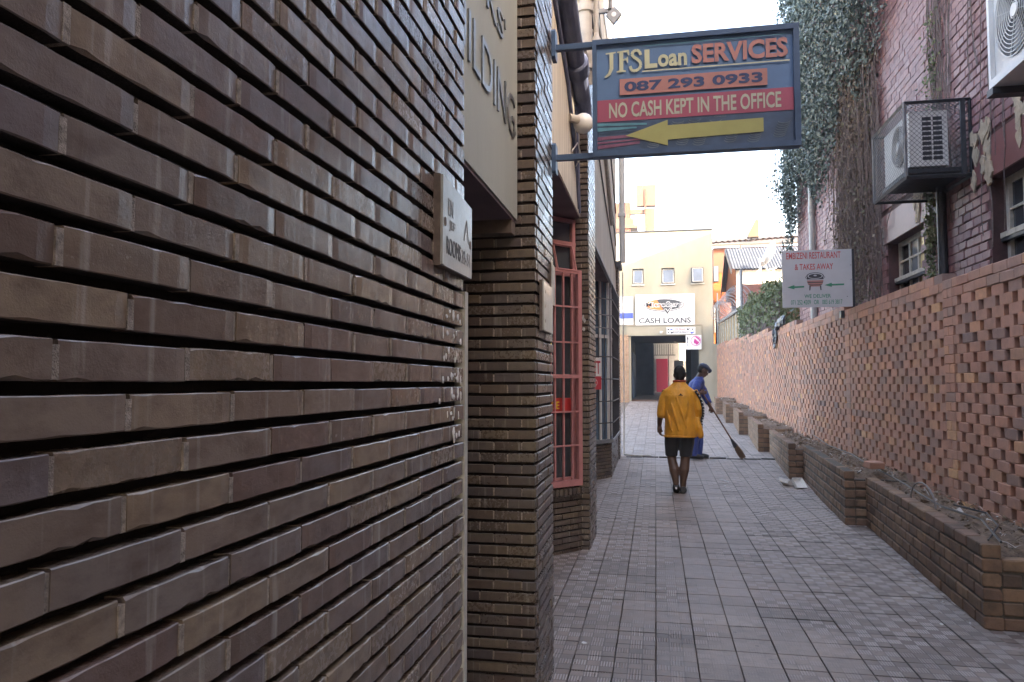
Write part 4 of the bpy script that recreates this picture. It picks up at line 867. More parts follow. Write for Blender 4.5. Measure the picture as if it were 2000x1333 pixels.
F.ell(cx, cy, a*1.05, 0.050, 0.0138, 0.0008, 'pot_rim', 'eblack', es); F.ell(cx, cy, a*0.93, 0.041, 0.0150, 0.0008, 'pot_rim', 'esign', es); F.ell(cx, cy-0.002, a*0.80, 0.031, 0.0162, 0.0008, 'pot_lid', 'eblack', es); F.ell(cx, cy+0.006, a*0.2, 0.010, 0.0174, 0.0006, 'pot_knob', 'esign', es)
for sg in (-1, 1):
    F.poly([(cx+sg*a*0.55, UV(0, 0.63)[1]), (cx+sg*a*0.72, UV(0, 0.625)[1]), (cx+sg*a*0.74, UV(0, 0.705)[1]), (cx+sg*a*0.62, UV(0, 0.705)[1])], 0.0125, 0.001, 'pot_leg', 'eblack', es)
    F.ring(cx+sg*a*1.06, UV(0, 0.478)[1], 0.016, 0.014, 0.005, 0.0125, 0.001, 'pot_handle', 'eblack', es, 10)
for (u, v) in ((0.925, 0.825), (0.01, 0.5), (0.012, 0.03), (0.985, 0.28), (0.985, 0.53)): F.ell(u*EW, EH*(1-v), 0.006, 0.006, 0.0125, 0.002, 'rivet', 'eblack', es, 8)

# ================================================================ PLANTERS
fd = Vector((0.06, 0.998, 0)).normalized(); ed = Vector((fd.y, -fd.x, 0))
names = ['nearest', 'second', 'third', 'fourth', 'fifth', 'sixth', 'farthest']
descr = ['nearest brown brick planter box, with cables lying on its soil', 'second brown brick planter box from the front, behind the loose red brick', 'third brown brick planter box, just past the white foam food box', 'fourth brown brick planter box from the front along the lattice wall', 'fifth brown brick planter box from the front, near the broom', 'sixth brown brick planter box from the front along the lattice wall', 'farthest brown brick planter box at the end of the lattice wall']
for k in range(7):
    yk = 5.06+3.37*k; zg = gz(yk+1.2)-0.03 if k > 1 else 0.0; N = Vector((1.945, yk, zg)); LF = 3.34
    zt = 0.522+(0.06 if k == 1 else 0.02 if k > 1 else 0)
    t = thing('brick_planter', descr[k], 'planter', N+fd*1.6, 'brick planters along the lattice wall')
    core = MB(); core.obox(N+ed*0.008+fd*0.008, fd, LF-0.02, ed, 0.09, zt-0.02); core.obox(N+fd*0.008+ed*0.10, ed, 0.50, fd, 0.09, zt-0.105); core.build('mortar', 'plant_mortar', t)
    st = MB(); ind = k < 3
    pick = (lambda c: True) if ind else None
    HP, PPl = 0.076, zt/6.0
    lay(t, N+fd*LF, -fd, LF, zg, zg+zt+0.001, 0.232, PPl, HP, 0.105, 0.010, 'plant', pick, jit=0.003, bev=0.005, stuff=st, pin=0.003, shift=0.06)
    lay(t, N+ed*0.108, ed, 0.50, zg, zg+zt-PPl+0.001, 0.232, PPl, HP, 0.10, 0.010, 'plant', pick, jit=0.003, bev=0.005, stuff=st, pin=0.003)
    if st.v: st.build('brick_field', 'plant_s', t, rnd=True, kind='stuff')
    so_ = MB(); nx, ny = 5, 26; rn = random.Random(k+50); vs = []
    for j in range(ny+1):
        for i in range(nx+1):
            p = N+fd*(0.10+(LF-0.1)*j/ny)+ed*(0.10+(2.62-1.945-0.10)*i/nx); vs.append((p.x, p.y, zg+zt-0.075+rn.uniform(-0.03, 0.035)-(0.05 if j == 0 else 0)))
    so_.add(vs, [(j*(nx+1)+i, j*(nx+1)+i+1, (j+1)*(nx+1)+i+1, (j+1)*(nx+1)+i) for j in range(ny) for i in range(nx)]); so_.build('soil', 'soil', t, smooth=True)
    rub = MB()
    for i in range(330 if k < 3 else 90):
        p = N+fd*rn.uniform(0.12, LF-0.02)+ed*rn.uniform(0.12, 0.62); s = rn.choice((0.006, 0.01, 0.014, 0.022, 0.034))*rn.uniform(0.8, 1.2); c = Vector((p.x, p.y, zg+zt-0.06+rn.uniform(-0.01, 0.02)))
        vs = [c+Vector((rn.uniform(-1, 1), rn.uniform(-1, 1), rn.uniform(-0.6, 0.9)))*s for _ in range(5)]
        rub.add(vs, [(0, 1, 2), (0, 2, 3), (0, 3, 4), (0, 4, 1), (1, 4, 3), (1, 3, 2)], rn.random())
    for i in range(120 if k < 3 else 40):                     # dead twigs
        p = N+fd*rn.uniform(0.12, LF-0.05)+ed*rn.uniform(0.14, 0.6); c = Vector((p.x, p.y, zg+zt-0.05)); d = Vector((rn.uniform(-1, 1), rn.uniform(-1, 1), rn.uniform(0, 0.5))).normalized()*rn.uniform(0.04, 0.14)
        rub.tube([c, c+d*0.5+Vector((0, 0, 0.01)), c+d], 0.0022, 3, rn.random(), cap=False)
    rub.build('rubble', brick_mat('garden_rubble', [(0, (0.17, 0.12, 0.085)), (0.5, (0.28, 0.20, 0.14)), (0.82, (0.22, 0.17, 0.12)), (0.92, (0.45, 0.42, 0.39)), (1, (0.7, 0.68, 0.65))], (0.7, 0.95), 'attr', 0.2) if k == 0 else bpy.data.materials['garden_rubble'], t, rnd=True, kind='stuff')
tag(MB().tube([(2.03, 5.0, 0.54), (2.16, 5.6, 0.57), (2.12, 6.2, 0.56), (2.2, 6.9, 0.55), (2.3, 7.6, 0.54), (2.34, 8.3, 0.55), (2.3, 9.0, 0.6), (2.4, 10, 0.6), (2.42, 11.4, 0.6), (2.45, 12.5, 0.66)], 0.008, 6).build('ground_cable', 'rubber'), 'black cable lying along the tops of the brick planters', 'cable')
tag(MB().tube([(2.0, 5.1, 0.53), (2.22, 5.5, 0.55), (2.33, 5.95, 0.56), (2.24, 6.3, 0.56)], 0.007, 6).build('ground_cable', 'rubber'), 'second black cable on the nearest planter soil, against the lattice wall', 'cable')
tag(MB().tube([(2.10+0.0*i, 6.55+0.20*cos(pi*i/10)*1.4, 0.53+0.16*sin(pi*i/10)) for i in range(11)], 0.007, 8).build('hose_loop', plain('grey_hose', (0.22, 0.20, 0.19), 0.5, 0, 0.2, 20, 0)), 'grey hose arching over the nearest planter', 'hose')
me = brick_mesh(0.2, 0.1, 0.07, 0.006, 0.003, 'lat')[0]; ob = bpy.data.objects.new('loose_brick', me); link(ob, None, (2.27, 8.42, 0.59)); ob.rotation_euler = (0.12, 0.05, 0.5)
tag(ob, 'loose red brick lying on the corner of the second planter', 'brick')

# ---- litter
fb = thing('foam_food_box', 'open white foam takeaway box lying on the paving by the planters', 'food box', (1.88, 11.1, 0.03))
def tray(name, o, rot):
    m = MB(); ins = [(-0.10, -0.08), (0.10, -0.08), (0.10, 0.08), (-0.10, 0.08)]; R_ = Matrix.Rotation(rot[2], 4, 'Z') @ Matrix.Rotation(rot[0], 4, 'X') @ Matrix.Rotation(rot[1], 4, 'Y')
    v = [(x, y, 0.05) for x, y in ins]+[(x*0.8, y*0.8, 0.0) for x, y in ins]+[(x*0.95, y*0.95, 0.05) for x, y in ins]+[(x*0.76, y*0.76, 0.006) for x, y in ins]
    f = []
    for i in range(4):
        n = (i+1) % 4; f += [(i, 4+i, 4+n, n)[::-1], (8+i, 8+n, 12+n, 12+i)[::-1], (i, n, 8+n, 8+i)]
    f += [(7, 6, 5, 4), (12, 13, 14, 15)]
    m.add([Vector(o)+(R_ @ Vector(p)) for p in v], f); m.build(name, 'foam', fb)
tray('tray', (1.93, 11.02, 0.075), (0.9, 0.1, 0.6)); tray('lid', (1.80, 11.2, 0.05), (0.15, 0.5, 0.9))
deb = MB(); rn = random.Random(33)
for i in range(900):
    y = rn.uniform(3.6, 16)
    if i % 3: x = 1.93-abs(rn.gauss(0, 0.09))+0.06*((y-5.06) % 3.37)
    else: x = -0.50+abs(rn.gauss(0, 0.10))
    q = rn.uniform(0.003, 0.011); c = Vector((x, y, gz(y)+0.003))
    vs = [c+Vector((rn.uniform(-1, 1)*q, rn.uniform(-1.6, 1.6)*q, rn.uniform(0, 0.8)*q)) for _ in range(4)]
    deb.add(vs, [(0, 1, 2), (0, 2, 3), (0, 3, 1), (1, 3, 2)], rn.random())
deb.build('grit', bpy.data.materials['garden_rubble'], pav, rnd=True, kind='stuff')
rn = random.Random(21)
LL = ['white scrap of litter on the paving left, by the second brick pillar', 'white scrap of litter in mid paving, level with the loose brick', 'white scrap of litter on the paving between the walker and the foam box', 'white scrap of litter on the paving beside the nearest planter', 'white scrap of litter at the foot of the first brick pillar', 'white scrap of litter at the near corner of the nearest planter']
for i, (x, y) in enumerate(((-0.30, 5.55), (1.15, 7.5), (0.95, 11.0), (1.25, 6.1), (-0.42, 4.35), (1.72, 5.1))):
    k = 6; w = rn.uniform(0.008, 0.018)
    tag(MB().prism([(x+w*cos(2*pi*q/k)*rn.uniform(0.5, 1.3), y+w*sin(2*pi*q/k)*rn.uniform(0.6, 1.4)) for q in range(k)], (0, 0, gz(y)+0.004), X_, Y_, Z_, 0, 0.004).build('litter_scrap', 'litterw'), LL[i], 'litter', 'litter scraps on the paving')
tag(MB().obox((0.92, 11.55, gz(11.6)+0.003), (0.35, -0.93, 0), 0.28, (0.93, 0.35, 0), 0.018, 0.006).build('litter_strip', 'litterw'), 'thin pale strip of litter on the paving before the sweeper', 'litter')
t = MB(); rn = random.Random(4)
pts = []
for (cx_, cz_, s_) in ((16.9, 2.55, 0.12), (16.6, 2.68, 0.10), (16.2, 2.74, 0.11), (15.8, 2.76, 0.10), (16.95, 2.42, 0.09), (17.0, 2.3, 0.07)):
    k = 9; vs = []
    for i in range(5):
        ph = -pi/2+pi*i/4
        for j in range(k):
            r_ = s_*cos(ph)*rn.uniform(0.6, 1.25)+0.003; vs.append((2.555+0.5*r_*cos(2*pi*j/k), cx_+1.4*r_*sin(2*pi*j/k), cz_+s_*sin(ph)*rn.uniform(0.8, 1.2)))
    t.add(vs, [(i*k+j, i*k+(j+1) % k, (i+1)*k+(j+1) % k, (i+1)*k+j) for i in range(4) for j in range(k)])
tag(t.build('plastic_bag', plain('black_plastic', (0.06, 0.08, 0.11), 0.35, 0, 0.5, 8, 0.4, 20, 0.02)), 'torn black plastic bag caught on top of the lattice wall', 'bag')

# ================================================================ END OF THE ALLEY
FY = 33.0
fb_ = thing('end_building', 'pale yellow plastered building closing the end of the alley, with a dark passage', 'building', (0.4, FY+2, 0.6))
wl = MB(); wl.box(-7, -1.05, FY, FY+0.35, 0.4, 8.12).box(1.86, 2.47, FY, FY+0.35, 0.4, 8.12)
# wall over the passage with three window holes
wx = [(-0.957, -0.470), (0.305, 0.865), (1.575, 2.09)]
wl.box(-1.0495, 1.8595, FY, FY+0.35, 3.53, 5.80).box(-1.0495, 1.8595, FY, FY+0.35, 6.50, 8.12)
wl.box(-1.0495, wx[0][0], FY, FY+0.35, 5.801, 6.499).box(wx[0][1], wx[1][0], FY, FY+0.35, 5.801, 6.499).box(wx[1][1], 1.8595, FY, FY+0.35, 5.801, 6.499)
wl.box(2.4705, 2.95, FY+0.02, FY+0.33, 0.4, 3.15)
wl.build('wall', 'facade', fb_)
MB().box(-7, 2.5, FY-0.05, FY+0.4, 8.121, 8.17).build('roof_edge', 'steel_dark', fb_)
MB().box(2.0, 2.46, FY+0.36, FY+10, 0.5, 8.1).box(-7, -1.4, FY+0.36, FY+10, 0.5, 8.1).pieces('side_wall', 'facade', fb_)
MB().box(-6.9, 2.4, FY+0.4, FY+10, 8.02, 8.1).build('roof', 'zincold', fb_)
for i, (a, b) in enumerate(wx):
    yb = FY+0.10 if i < 2 else FY-0.035
    wo = MB().box(a, a+0.04, yb, yb+0.03, 5.82, 6.48).box(b-0.04, b, yb, yb+0.03, 5.82, 6.48).box(a+0.041, b-0.041, yb, yb+0.03, 6.44, 6.48).box(a+0.041, b-0.041, yb, yb+0.03, 5.82, 5.86).build('window', 'steel_dark', fb_)
    # top-hung sash standing ajar
    s = MB(); q = 0.13; c, d_ = a+0.05, b-0.05; P = [Vector((c, yb-0.01, 6.44)), Vector((d_, yb-0.01, 6.44)), Vector((d_, yb-q, 5.85)), Vector((c, yb-q, 5.85))]
    for p0, p1 in zip(P, P[1:]+P[:1]): s.tube([p0, p1], 0.022, 4)
    s.build('sash', 'offwhite', wo)
    MB().add(P+[p+Vector((0, 0.006, 0)) for p in P], [(3, 2, 1, 0), (4, 5, 6, 7), (0, 1, 5, 4), (1, 2, 6, 5), (2, 3, 7, 6), (3, 0, 4, 7)]).build('pane', 'glassd', wo)
    MB().box(a-0.03, b+0.03, FY-0.05 if i < 2 else FY-0.06, FY-0.002 if i < 2 else FY-0.037, 5.745, 5.80).build('sill', 'offwhite', wo)
st = MB(); lay(fb_, (-1.54, FY-0.10, 0.6), X_, 0.40, 0.62, 3.66, 0.20, 0.085, 0.075, 0.096, 0.01, 'lat', None, stuff=st, pin=0.002)
st.build('brick_pier', 'tanb', fb_, rnd=True, kind='stuff')
MB().box(-1.245, 1.965, FY-0.09, FY-0.003, 3.535, 3.975).build('beam', 'facade', fb_); MB().box(-1.25, 1.97, FY-0.12, FY-0.003, 3.977, 4.02).build('beam_moulding', 'peeled', fb_)
# passage
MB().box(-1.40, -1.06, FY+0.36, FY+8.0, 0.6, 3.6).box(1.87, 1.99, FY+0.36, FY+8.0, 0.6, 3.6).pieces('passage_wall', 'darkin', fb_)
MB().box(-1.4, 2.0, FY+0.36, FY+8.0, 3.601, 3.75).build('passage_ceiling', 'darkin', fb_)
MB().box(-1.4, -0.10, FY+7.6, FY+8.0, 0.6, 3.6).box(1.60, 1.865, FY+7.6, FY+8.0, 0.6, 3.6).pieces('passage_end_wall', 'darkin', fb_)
MB().box(-1.39, 1.99, FY+0.3, FY+14, 0.55, 0.70).build('passage_floor', 'concrete', fb_)
for i, x in enumerate((-0.95, -0.62, -0.30)): MB().box(-1.055, -1.0, FY+2.0+i*1.6, FY+2.9+i*1.6, 0.75, 2.9).build('passage_door', 'steel_navy', fb_)
gt = thing('passage_gate', 'white framed steel gate at the back of the dark passage', 'gate', (0.45, FY+7.4, 0.7))
MB().box(-0.12, -0.06, FY+7.40, FY+7.46, 0.7, 3.52).box(0.66, 0.71, FY+7.40, FY+7.46, 0.7, 3.52).box(-0.0595, 0.6595, FY+7.40, FY+7.46, 2.92, 2.97).box(0.7105, 1.05, FY+7.40, FY+7.46, 2.92, 2.97).pieces('gate_frame', 'steel_grey', gt)
for i in range(9): MB().box(-0.01+i*0.115, 0.012+i*0.115, FY+7.42, FY+7.44, 2.971, 3.52).build('gate_bar', 'steel_dark', gt)
yd = thing('yard_wall', 'white yard wall with a crimson door seen through the passage', 'wall', (0.5, FY+11, 0.7))
MB().box(-2, 3, FY+11.0, FY+11.2, 0.7, 4.2).build('wall', 'white', yd); MB().box(-2, 3, FY+10.9, FY+11.3, 4.201, 4.7).build('roof_edge', 'chimney', yd)
MB().box(0.05, 0.70, FY+10.95, FY+10.997, 0.75, 2.86).build('door', 'pinkred', yd)
MB().box(1.02, 1.5, FY+9.0, FY+9.3, 0.7, 2.7).build('door', 'white', yd)

def flatsign(name, label, x0, x1, z0, z1, y, mat='white', th=0.03):
    t = thing(name, label, 'sign', ((x0+x1)/2, y, z0)); F = Face((x0, y, z0), X_, Z_, -Y_); F.rect(0, x1-x0, 0, z1-z0, -th, th, 'board', mat, t); return t, F, x1-x0, z1-z0
M['sgrey'] = flat('dark_grey_vinyl', (0.045, 0.05, 0.055), 0.5); M['sorange'] = flat('orange_vinyl', (0.68, 0.20, 0.05), 0.5); M['sblue'] = flat('blue_vinyl', (0.05, 0.09, 0.42), 0.5); M['smag'] = flat('magenta_vinyl', (0.50, 0.03, 0.22), 0.5); M['sred'] = flat('sign_red_ink', (0.45, 0.05, 0.06), 0.5)
ms, F, w, h = flatsign('loans_sign', 'large white cash loans sign with an orange and grey oval on the end building', -0.833, 1.693, 3.99, 5.33, FY-0.125)
ex, ey, ea, eb = 0.485*w, 0.66*h, 0.86, 0.30
F.ell(ex, ey, ea, eb, 0.002, 0.004, 'oval', 'sgrey', ms, 40); F.ell(ex, ey, ea-0.03, eb-0.03, 0.007, 0.004, 'oval', 'white', ms, 40)
F.ell(ex, ey, ea-0.06, eb-0.06, 0.012, 0.004, 'oval', 'sgrey', ms, 40); F.ell(ex-0.01, ey, ea-0.06, eb-0.065, 0.017, 0.004, 'oval', 'sorange', ms, 20, pi*0.62, pi*1.38+0.35)
F.text('MicroSure', ex-0.80, ex+0.79, ey-0.115, ey+0.135, 0.022, 0.003, 'white', ms, 0.05); F.text('MicroSure', ex-0.765, ex+0.755, ey-0.085, ey+0.105, 0.026, 0.004, 'sgrey', ms, 0.008)
F.poly([(ex-0.02, ey-0.20), (ex+0.10, ey-0.17), (ex+0.15, ey-0.28), (ex+0.34, ey-0.02), (ex+0.42, ey-0.0), (ex+0.15, ey-0.46)], 0.031, 0.003, 'tick', 'white', ms)
F.poly([(ex+0.0, ey-0.215), (ex+0.085, ey-0.195), (ex+0.15, ey-0.32), (ex+0.34, ey-0.05), (ex+0.37, ey-0.04), (ex+0.15, ey-0.42)], 0.035, 0.003, 'tick', 'sgrey', ms)
F.text('CASH LOANS', 0.055*w, 0.935*w, 0.055*h, 0.235*h, 0.002, 0.004, 'sgrey', ms, 0.025)
ds, F, w, h = flatsign('restaurant_board', 'small white board for a restaurant under the cash loans sign', 0.497, 1.707, 3.575, 3.885, FY-0.125)
F.text('DILISHAZ', 0.30*w, 0.66*w, 0.55*h, 0.88*h, 0.002, 0.003, 'sred', ds, 0.01); F.text('RESTAURANT', 0.27*w, 0.78*w, 0.12*h, 0.45*h, 0.002, 0.003, 'sgrey', ds, 0.01)
for (a, b, c, d_, m_) in ((0.03, 0.10, 0.6, 0.9, 'sgrey'), (0.13, 0.22, 0.62, 0.85, 'sblue'), (0.04, 0.09, 0.2, 0.4, 'sgrey'), (0.14, 0.25, 0.15, 0.45, 'sgrey'), (0.70, 0.80, 0.6, 0.88, 'sgrey'), (0.88, 0.94, 0.6, 0.85, 'sgrey'), (0.83, 0.95, 0.12, 0.4, 'sblue')):
    F.poly([(a*w, c*h), ((a*0.6+b*0.4)*w, (c-0.06)*h), (b*w, (c*0.7+d_*0.3)*h), (b*w, d_*h), ((a+b)/2*w, (c+d_)/2*h), (a*w, d_*h)], 0.002, 0.003, 'picture', m_, ds)
ps, F, w, h = flatsign('salon_sign', 'square white sign with a black arrow and a magenta face in a circle', 1.297, 1.956, 2.91, 3.53, FY-0.16)
F.ring(0.64*w, 0.60*h, 0.215, 0.215, 0.022, 0.002, 0.003, 'circle', 'smag', ps)
F.poly([(0.64*w-0.10, 0.60*h-0.02), (0.64*w-0.06, 0.60*h+0.03), (0.64*w-0.06, 0.60*h+0.11), (0.64*w+0.0, 0.60*h+0.06), (0.64*w+0.08, 0.60*h-0.02), (0.64*w+0.15, 0.60*h-0.05), (0.64*w+0.10, 0.60*h-0.14), (0.64*w+0.02, 0.60*h-0.17), (0.64*w-0.02, 0.60*h-0.12), (0.64*w-0.08, 0.60*h-0.10), (0.64*w-0.08, 0.60*h-0.05)], 0.002, 0.003, 'face', 'smag', ps)
F.poly([(0.64*w-0.05, 0.60*h+0.185), (0.64*w+0.03, 0.60*h+0.185), (0.64*w+0.13, 0.60*h+0.13), (0.64*w+0.18, 0.60*h+0.04), (0.64*w+0.17, 0.60*h-0.05), (0.64*w+0.10, 0.60*h+0.06)], 0.002, 0.003, 'hair', 'smag', ps)
F.poly([(0.06*w, 0.70*h), (0.12*w, 0.95*h), (0.18*w, 0.70*h), (0.14*w, 0.70*h), (0.14*w, 0.42*h), (0.10*w, 0.42*h), (0.10*w, 0.70*h)], 0.002, 0.003, 'arrow', 'sgrey', ps)
for v in (0.25, 0.33): F.rect(0.08*w, 0.17*w, v*h, (v+0.025)*h, 0.002, 0.003, 'mark', 'sgrey', ps)
bs, F, w, h = flatsign('blue_band_sign', 'white sign with a blue band at the left of the cash loans sign', -1.75, -0.933, 4.02, 5.27, FY-0.05)
F.rect(0.0, 0.985*w, 0.22*h, 0.42*h, 0.002, 0.004, 'band', 'sblue', bs)
t = thing('wall_lamp', 'small white bulkhead lamp on the beam over the passage', 'lamp', (0.27, FY-0.1, 3.6)); MB().lathe((0.27, FY-0.16, 3.66), [(0.03, -0.02), (0.06, 0.01), (0.06, 0.05), (0.04, 0.069)], 12, 'y').build('globe', 'globe', t, smooth=True); MB().box(0.20, 0.34, FY-0.11, FY-0.0905, 3.60, 3.72).build('base_plate', 'offwhite', t)

# --- roofs and towers behind
rt = thing('rooftop_vent', 'pale louvred ridge vent on the roof behind the end building', 'vent', (-1, 37, 8.2))
for i in range(14): MB().box(-2.6+i*0.15, -2.52+i*0.15, 36.9, 37.4, 8.1, 8.75).build('louvre', 'zinc', rt)
MB().box(-2.65, -0.5, 37.0, 37.35, 8.0, 8.72).build('frame', 'white', rt)
tag(MB().box(-0.45, 0.9, 37.0, 37.4, 7.9, 8.62).box(-0.35, 0.2, 37.05, 37.35, 8.62, 8.7).build('roof_parapet', 'chimney'), 'crumbling orange brick parapet on the roof of the end building', 'parapet')
zr = MB(); 
for i in range(26): x = 0.4+i*0.28; zr.add([(x, 38, 8.35+0.012*i), (x+0.14, 38, 8.42+0.012*i), (x+0.28, 38, 8.35+0.012*(i+1)), (x, 42, 9.0+0.012*i), (x+0.14, 42, 9.07+0.012*i), (x+0.28, 42, 9.0+0.012*(i+1))], [(0, 1, 4, 3), (1, 2, 5, 4)])
tag(zr.build('corrugated_roof', 'zincold'), 'low rusty corrugated roof showing over the end building', 'roof')
tw = thing('brick_chimney', 'square orange brick chimney rising behind the end building', 'chimney', (-3, 60, 0)); MB().box(-4.2, -1.86, 60, 62, 0, 16.0).build('shaft', 'chimney', tw); MB().box(-4.3, -1.3, 59.9, 62, 13.9, 14.15).box(-4.3, -1.6, 59.95, 62, 14.16, 14.7).pieces('ledge', 'concrete', tw); MB().tube([(-2.6, 60.5, 16), (-2.6, 60.5, 17.4)], 0.03, 5).build('antenna', 'steel_grey', tw)
ct = thing('concrete_frame_tower', 'tan concrete stair frame with a square panel on top, behind the end building', 'tower', (-0.5, 60, 0))
MB().box(-0.58, 0.08, 60, 60.6, 0, 15.45).build('shaft', 'concrete', ct); MB().box(-1.36, 0.17, 59.9, 60.6, 15.66, 17.35).build('panel', 'concrete', ct); MB().box(-0.72, -0.58, 59.8, 59.95, 0, 17.0).build('post', 'chimney', ct); MB().box(-1.86, -0.725, 60.0, 60.4, 15.05, 15.42).build('cross_beam', 'concrete', ct)
ob_ = thing('orange_building', 'orange plastered building with a peach upper band beyond the end building', 'building', (8, 46, 0))
MB().box(3.40, 16, 45, 52, 0, 7.95).build('wall', 'orangew', ob_); MB().box(3.42, 16, 44.97, 52, 7.951, 9.42).build('upper_wall', 'peachw', ob_)
MB().add([(3.2, 44.6, 9.43), (16, 44.6, 9.43), (16, 52, 11.2), (3.2, 52, 11.2), (3.2, 44.6, 9.55), (16, 44.6, 9.55), (16, 52, 11.35), (3.2, 52, 11.35)], BOXF).build('roof', 'zincold', ob_)
for x in (4.98, 6.86): MB().tube([(x, 44.9, 5), (x, 44.9, 9.5)], 0.06, 8).build('downpipe', 'white', ob_)
for x in (5.7, 8.2): MB().box(x, x+0.25, 44.94, 44.968, 8.55, 8.68).build('air_brick', 'steel_dark', ob_)
w_ = MB().box(3.41, 3.72, 44.93, 44.998, 7.4, 8.35).build('window', 'steel_dark', ob_); MB().box(3.45, 3.68, 44.91, 44.929, 7.45, 8.3).build('pane', 'glassg', w_)
w_ = MB().box(3.45, 3.95, 44.93, 44.998, 4.4, 6.0).build('window', 'white', ob_); MB().box(3.5, 3.68, 44.91, 44.929, 4.45, 5.95).build('pane', 'glass', w_); MB().box(3.72, 3.9, 44.91, 44.929, 4.45, 5.95).build('pane', 'glass', w_)
MB().box(3.40, 5.0, 44.5, 44.99, 6.2, 6.35).build('canopy', 'orangew', ob_)
MB().prism([(0, 0), (0.62, 0), (0.62, 1.0), (0.45, 1.05), (0, 0.2)], (5.55, 46, 10.2), X_, Z_, -Y_, -0.6, 0).build('chimney_wall', 'concrete', ob_)
gh = thing('grey_roof_house', 'peach house with a grey corrugated roof between the orange building and the hedge', 'house', (5, 36, 0))
MB().box(3.62, 9, 34.6, 39.2, 0, 6.55).build('wall', 'white', gh)
MB().add([(3.60, 34.6, 3), (3.60, 39.4, 3), (3.60, 39.4, 6.2), (3.60, 37.0, 7.75), (3.60, 34.6, 6.5), (3.618, 34.6, 3), (3.618, 39.4, 3), (3.618, 39.4, 6.2), (3.618, 37.0, 7.75), (3.618, 34.6, 6.5)], [(4, 3, 2, 1, 0), (5, 6, 7, 8, 9), (0, 1, 6, 5), (1, 2, 7, 6), (2, 3, 8, 7), (3, 4, 9, 8), (4, 0, 5, 9)]).build('gable', 'peachw', gh)
rf = MB(); n = 44
for i in range(n):
    x = 3.42+i*0.13; vs = []
    for dx, dz in ((0, 0), (0.035, 0.03), (0.07, 0.03), (0.105, 0), (0.13, 0)):
        vs += [(x+dx, 34.3, 6.55+dz), (x+dx, 37.0, 7.95+dz), (x+dx, 39.7, 6.15+dz)]
    rf.add(vs, [(3*j, 3*j+3, 3*j+4, 3*j+1) for j in range(4)]+[(3*j+1, 3*j+4, 3*j+5, 3*j+2) for j in range(4)])
rf.build('roof', 'zinc', gh)
MB().add([(3.40, 34.3, 6.35), (3.40, 37, 7.75), (3.40, 39.7, 5.95), (3.40, 39.7, 6.15), (3.40, 37, 7.95), (3.40, 34.3, 6.55), (3.36, 34.3, 6.35), (3.36, 37, 7.75), (3.36, 39.7, 5.95), (3.36, 39.7, 6.15), (3.36, 37, 7.95), (3.36, 34.3, 6.55)], [(0, 1, 4, 5), (1, 2, 3, 4), (11, 10, 7, 6), (10, 9, 8, 7), (0, 6, 7, 1), (1, 7, 8, 2), (5, 4, 10, 11), (4, 3, 9, 10), (0, 5, 11, 6), (2, 8, 9, 3)]).build('barge_board', 'steel_dark', gh)
for x in (4.5, 5.15): MB().tube([(x, 34.1, 5.7), (x, 34.1, 6.45)], 0.05, 8).build('vent_pipe', 'white', gh)
MB().box(3.55, 3.598, 36.2, 36.5, 4.2, 5.4).box(3.55, 3.598, 37.8, 38.1, 4.0, 5.2).pieces('window', 'steel_dark', gh)
sd_ = thing('satellite_dish', 'white satellite dish seen edge-on in front of the grey roof', 'dish', (5.3, 33.5, 6))
pr_ = [(0.5*i/8+0.001, 0.16*(i/8)**2) for i in range(9)]; mb = MB(); mb.lathe((0, 0, 0), pr_, 20)
Rm = Matrix.Rotation(radians(-68), 4, 'Y') @ Matrix.Rotation(radians(14), 4, 'X'); mb.v = [tuple(Vector((5.02, 33.5, 7.0))+(Rm @ Vector(v))*1.15) for v in mb.v]; mb.build('reflector', 'white', sd_, smooth=True)
MB().tube([(5.2, 33.5, 6.45), (4.8, 33.45, 6.35), (4.62, 33.4, 6.75)], 0.03, 6).tube([(4.5, 33.4, 5.9), (4.5, 33.4, 6.75)], 0.045, 8).build('arm', 'white', sd_); MB().box(4.45, 4.68, 33.33, 33.47, 6.7, 6.85).build('receiver', 'white', sd_)
tag(MB().box(3.3, 6.5, 30.0, 30.25, 2.5, 5.32).build('red_yard_wall', 'farbrick'), 'dull red brick yard wall behind the hedge', 'wall')
tag(MB().box(2.82, 3.3, 33.8, 36.5, 2.0, 5.0).build('red_outbuilding', 'farbrick'), 'low red brick outbuilding beneath the razor wire', 'outbuilding')
cw = thing('concrete_panel_wall', 'ochre concrete panel wall with a grey coping rail above the far lattice wall', 'wall', (2.75, 30, 2.6))
for i in range(8): MB().box(2.72, 2.80, 25.25+i*0.97, 26.15+i*0.97, 2.6, 3.80+0.02*i).build('panel', 'ochre', cw)
for i in range(9): MB().box(2.69, 2.83, 25.16+i*0.97, 25.245+i*0.97, 2.6, 3.82+0.02*i).build('post', 'offwhite', cw)
MB().add([(2.66, 25.0, 3.83), (2.86, 25.0, 3.83), (2.86, 33.0, 4.0), (2.66, 33.0, 4.0), (2.66, 25.0, 3.93), (2.86, 25.0, 3.93), (2.86, 33.0, 4.1), (2.66, 33.0, 4.1)], BOXF).build('coping', 'steel_grey', cw)
tag(MB().tube([(2.76, 24.95, 2.6), (2.76, 24.95, 5.15)], 0.05, 8).build('fence_post', 'steel_grey'), 'tall grey steel post at the near end of the razor wire', 'post')
tag(MB().tube([(2.62, 32.6, 2.6), (2.62, 32.6, 5.3)], 0.03, 8).build('fence_post', 'steel_grey'), 'thin grey steel post by the cash loans sign, far end of the razor wire', 'post')
rz = MB(); pts = []
for i in range(420):
    t_ = i/420; y = 25.1+7.6*t_; a = i*0.42; r_ = 0.36+0.05*sin(i*0.13); pts.append((2.72+r_*cos(a), y+0.10*sin(a*0.7), 4.32+0.12*t_+r_*sin(a)))
rz.tube(pts, 0.0085, 4, cap=False)
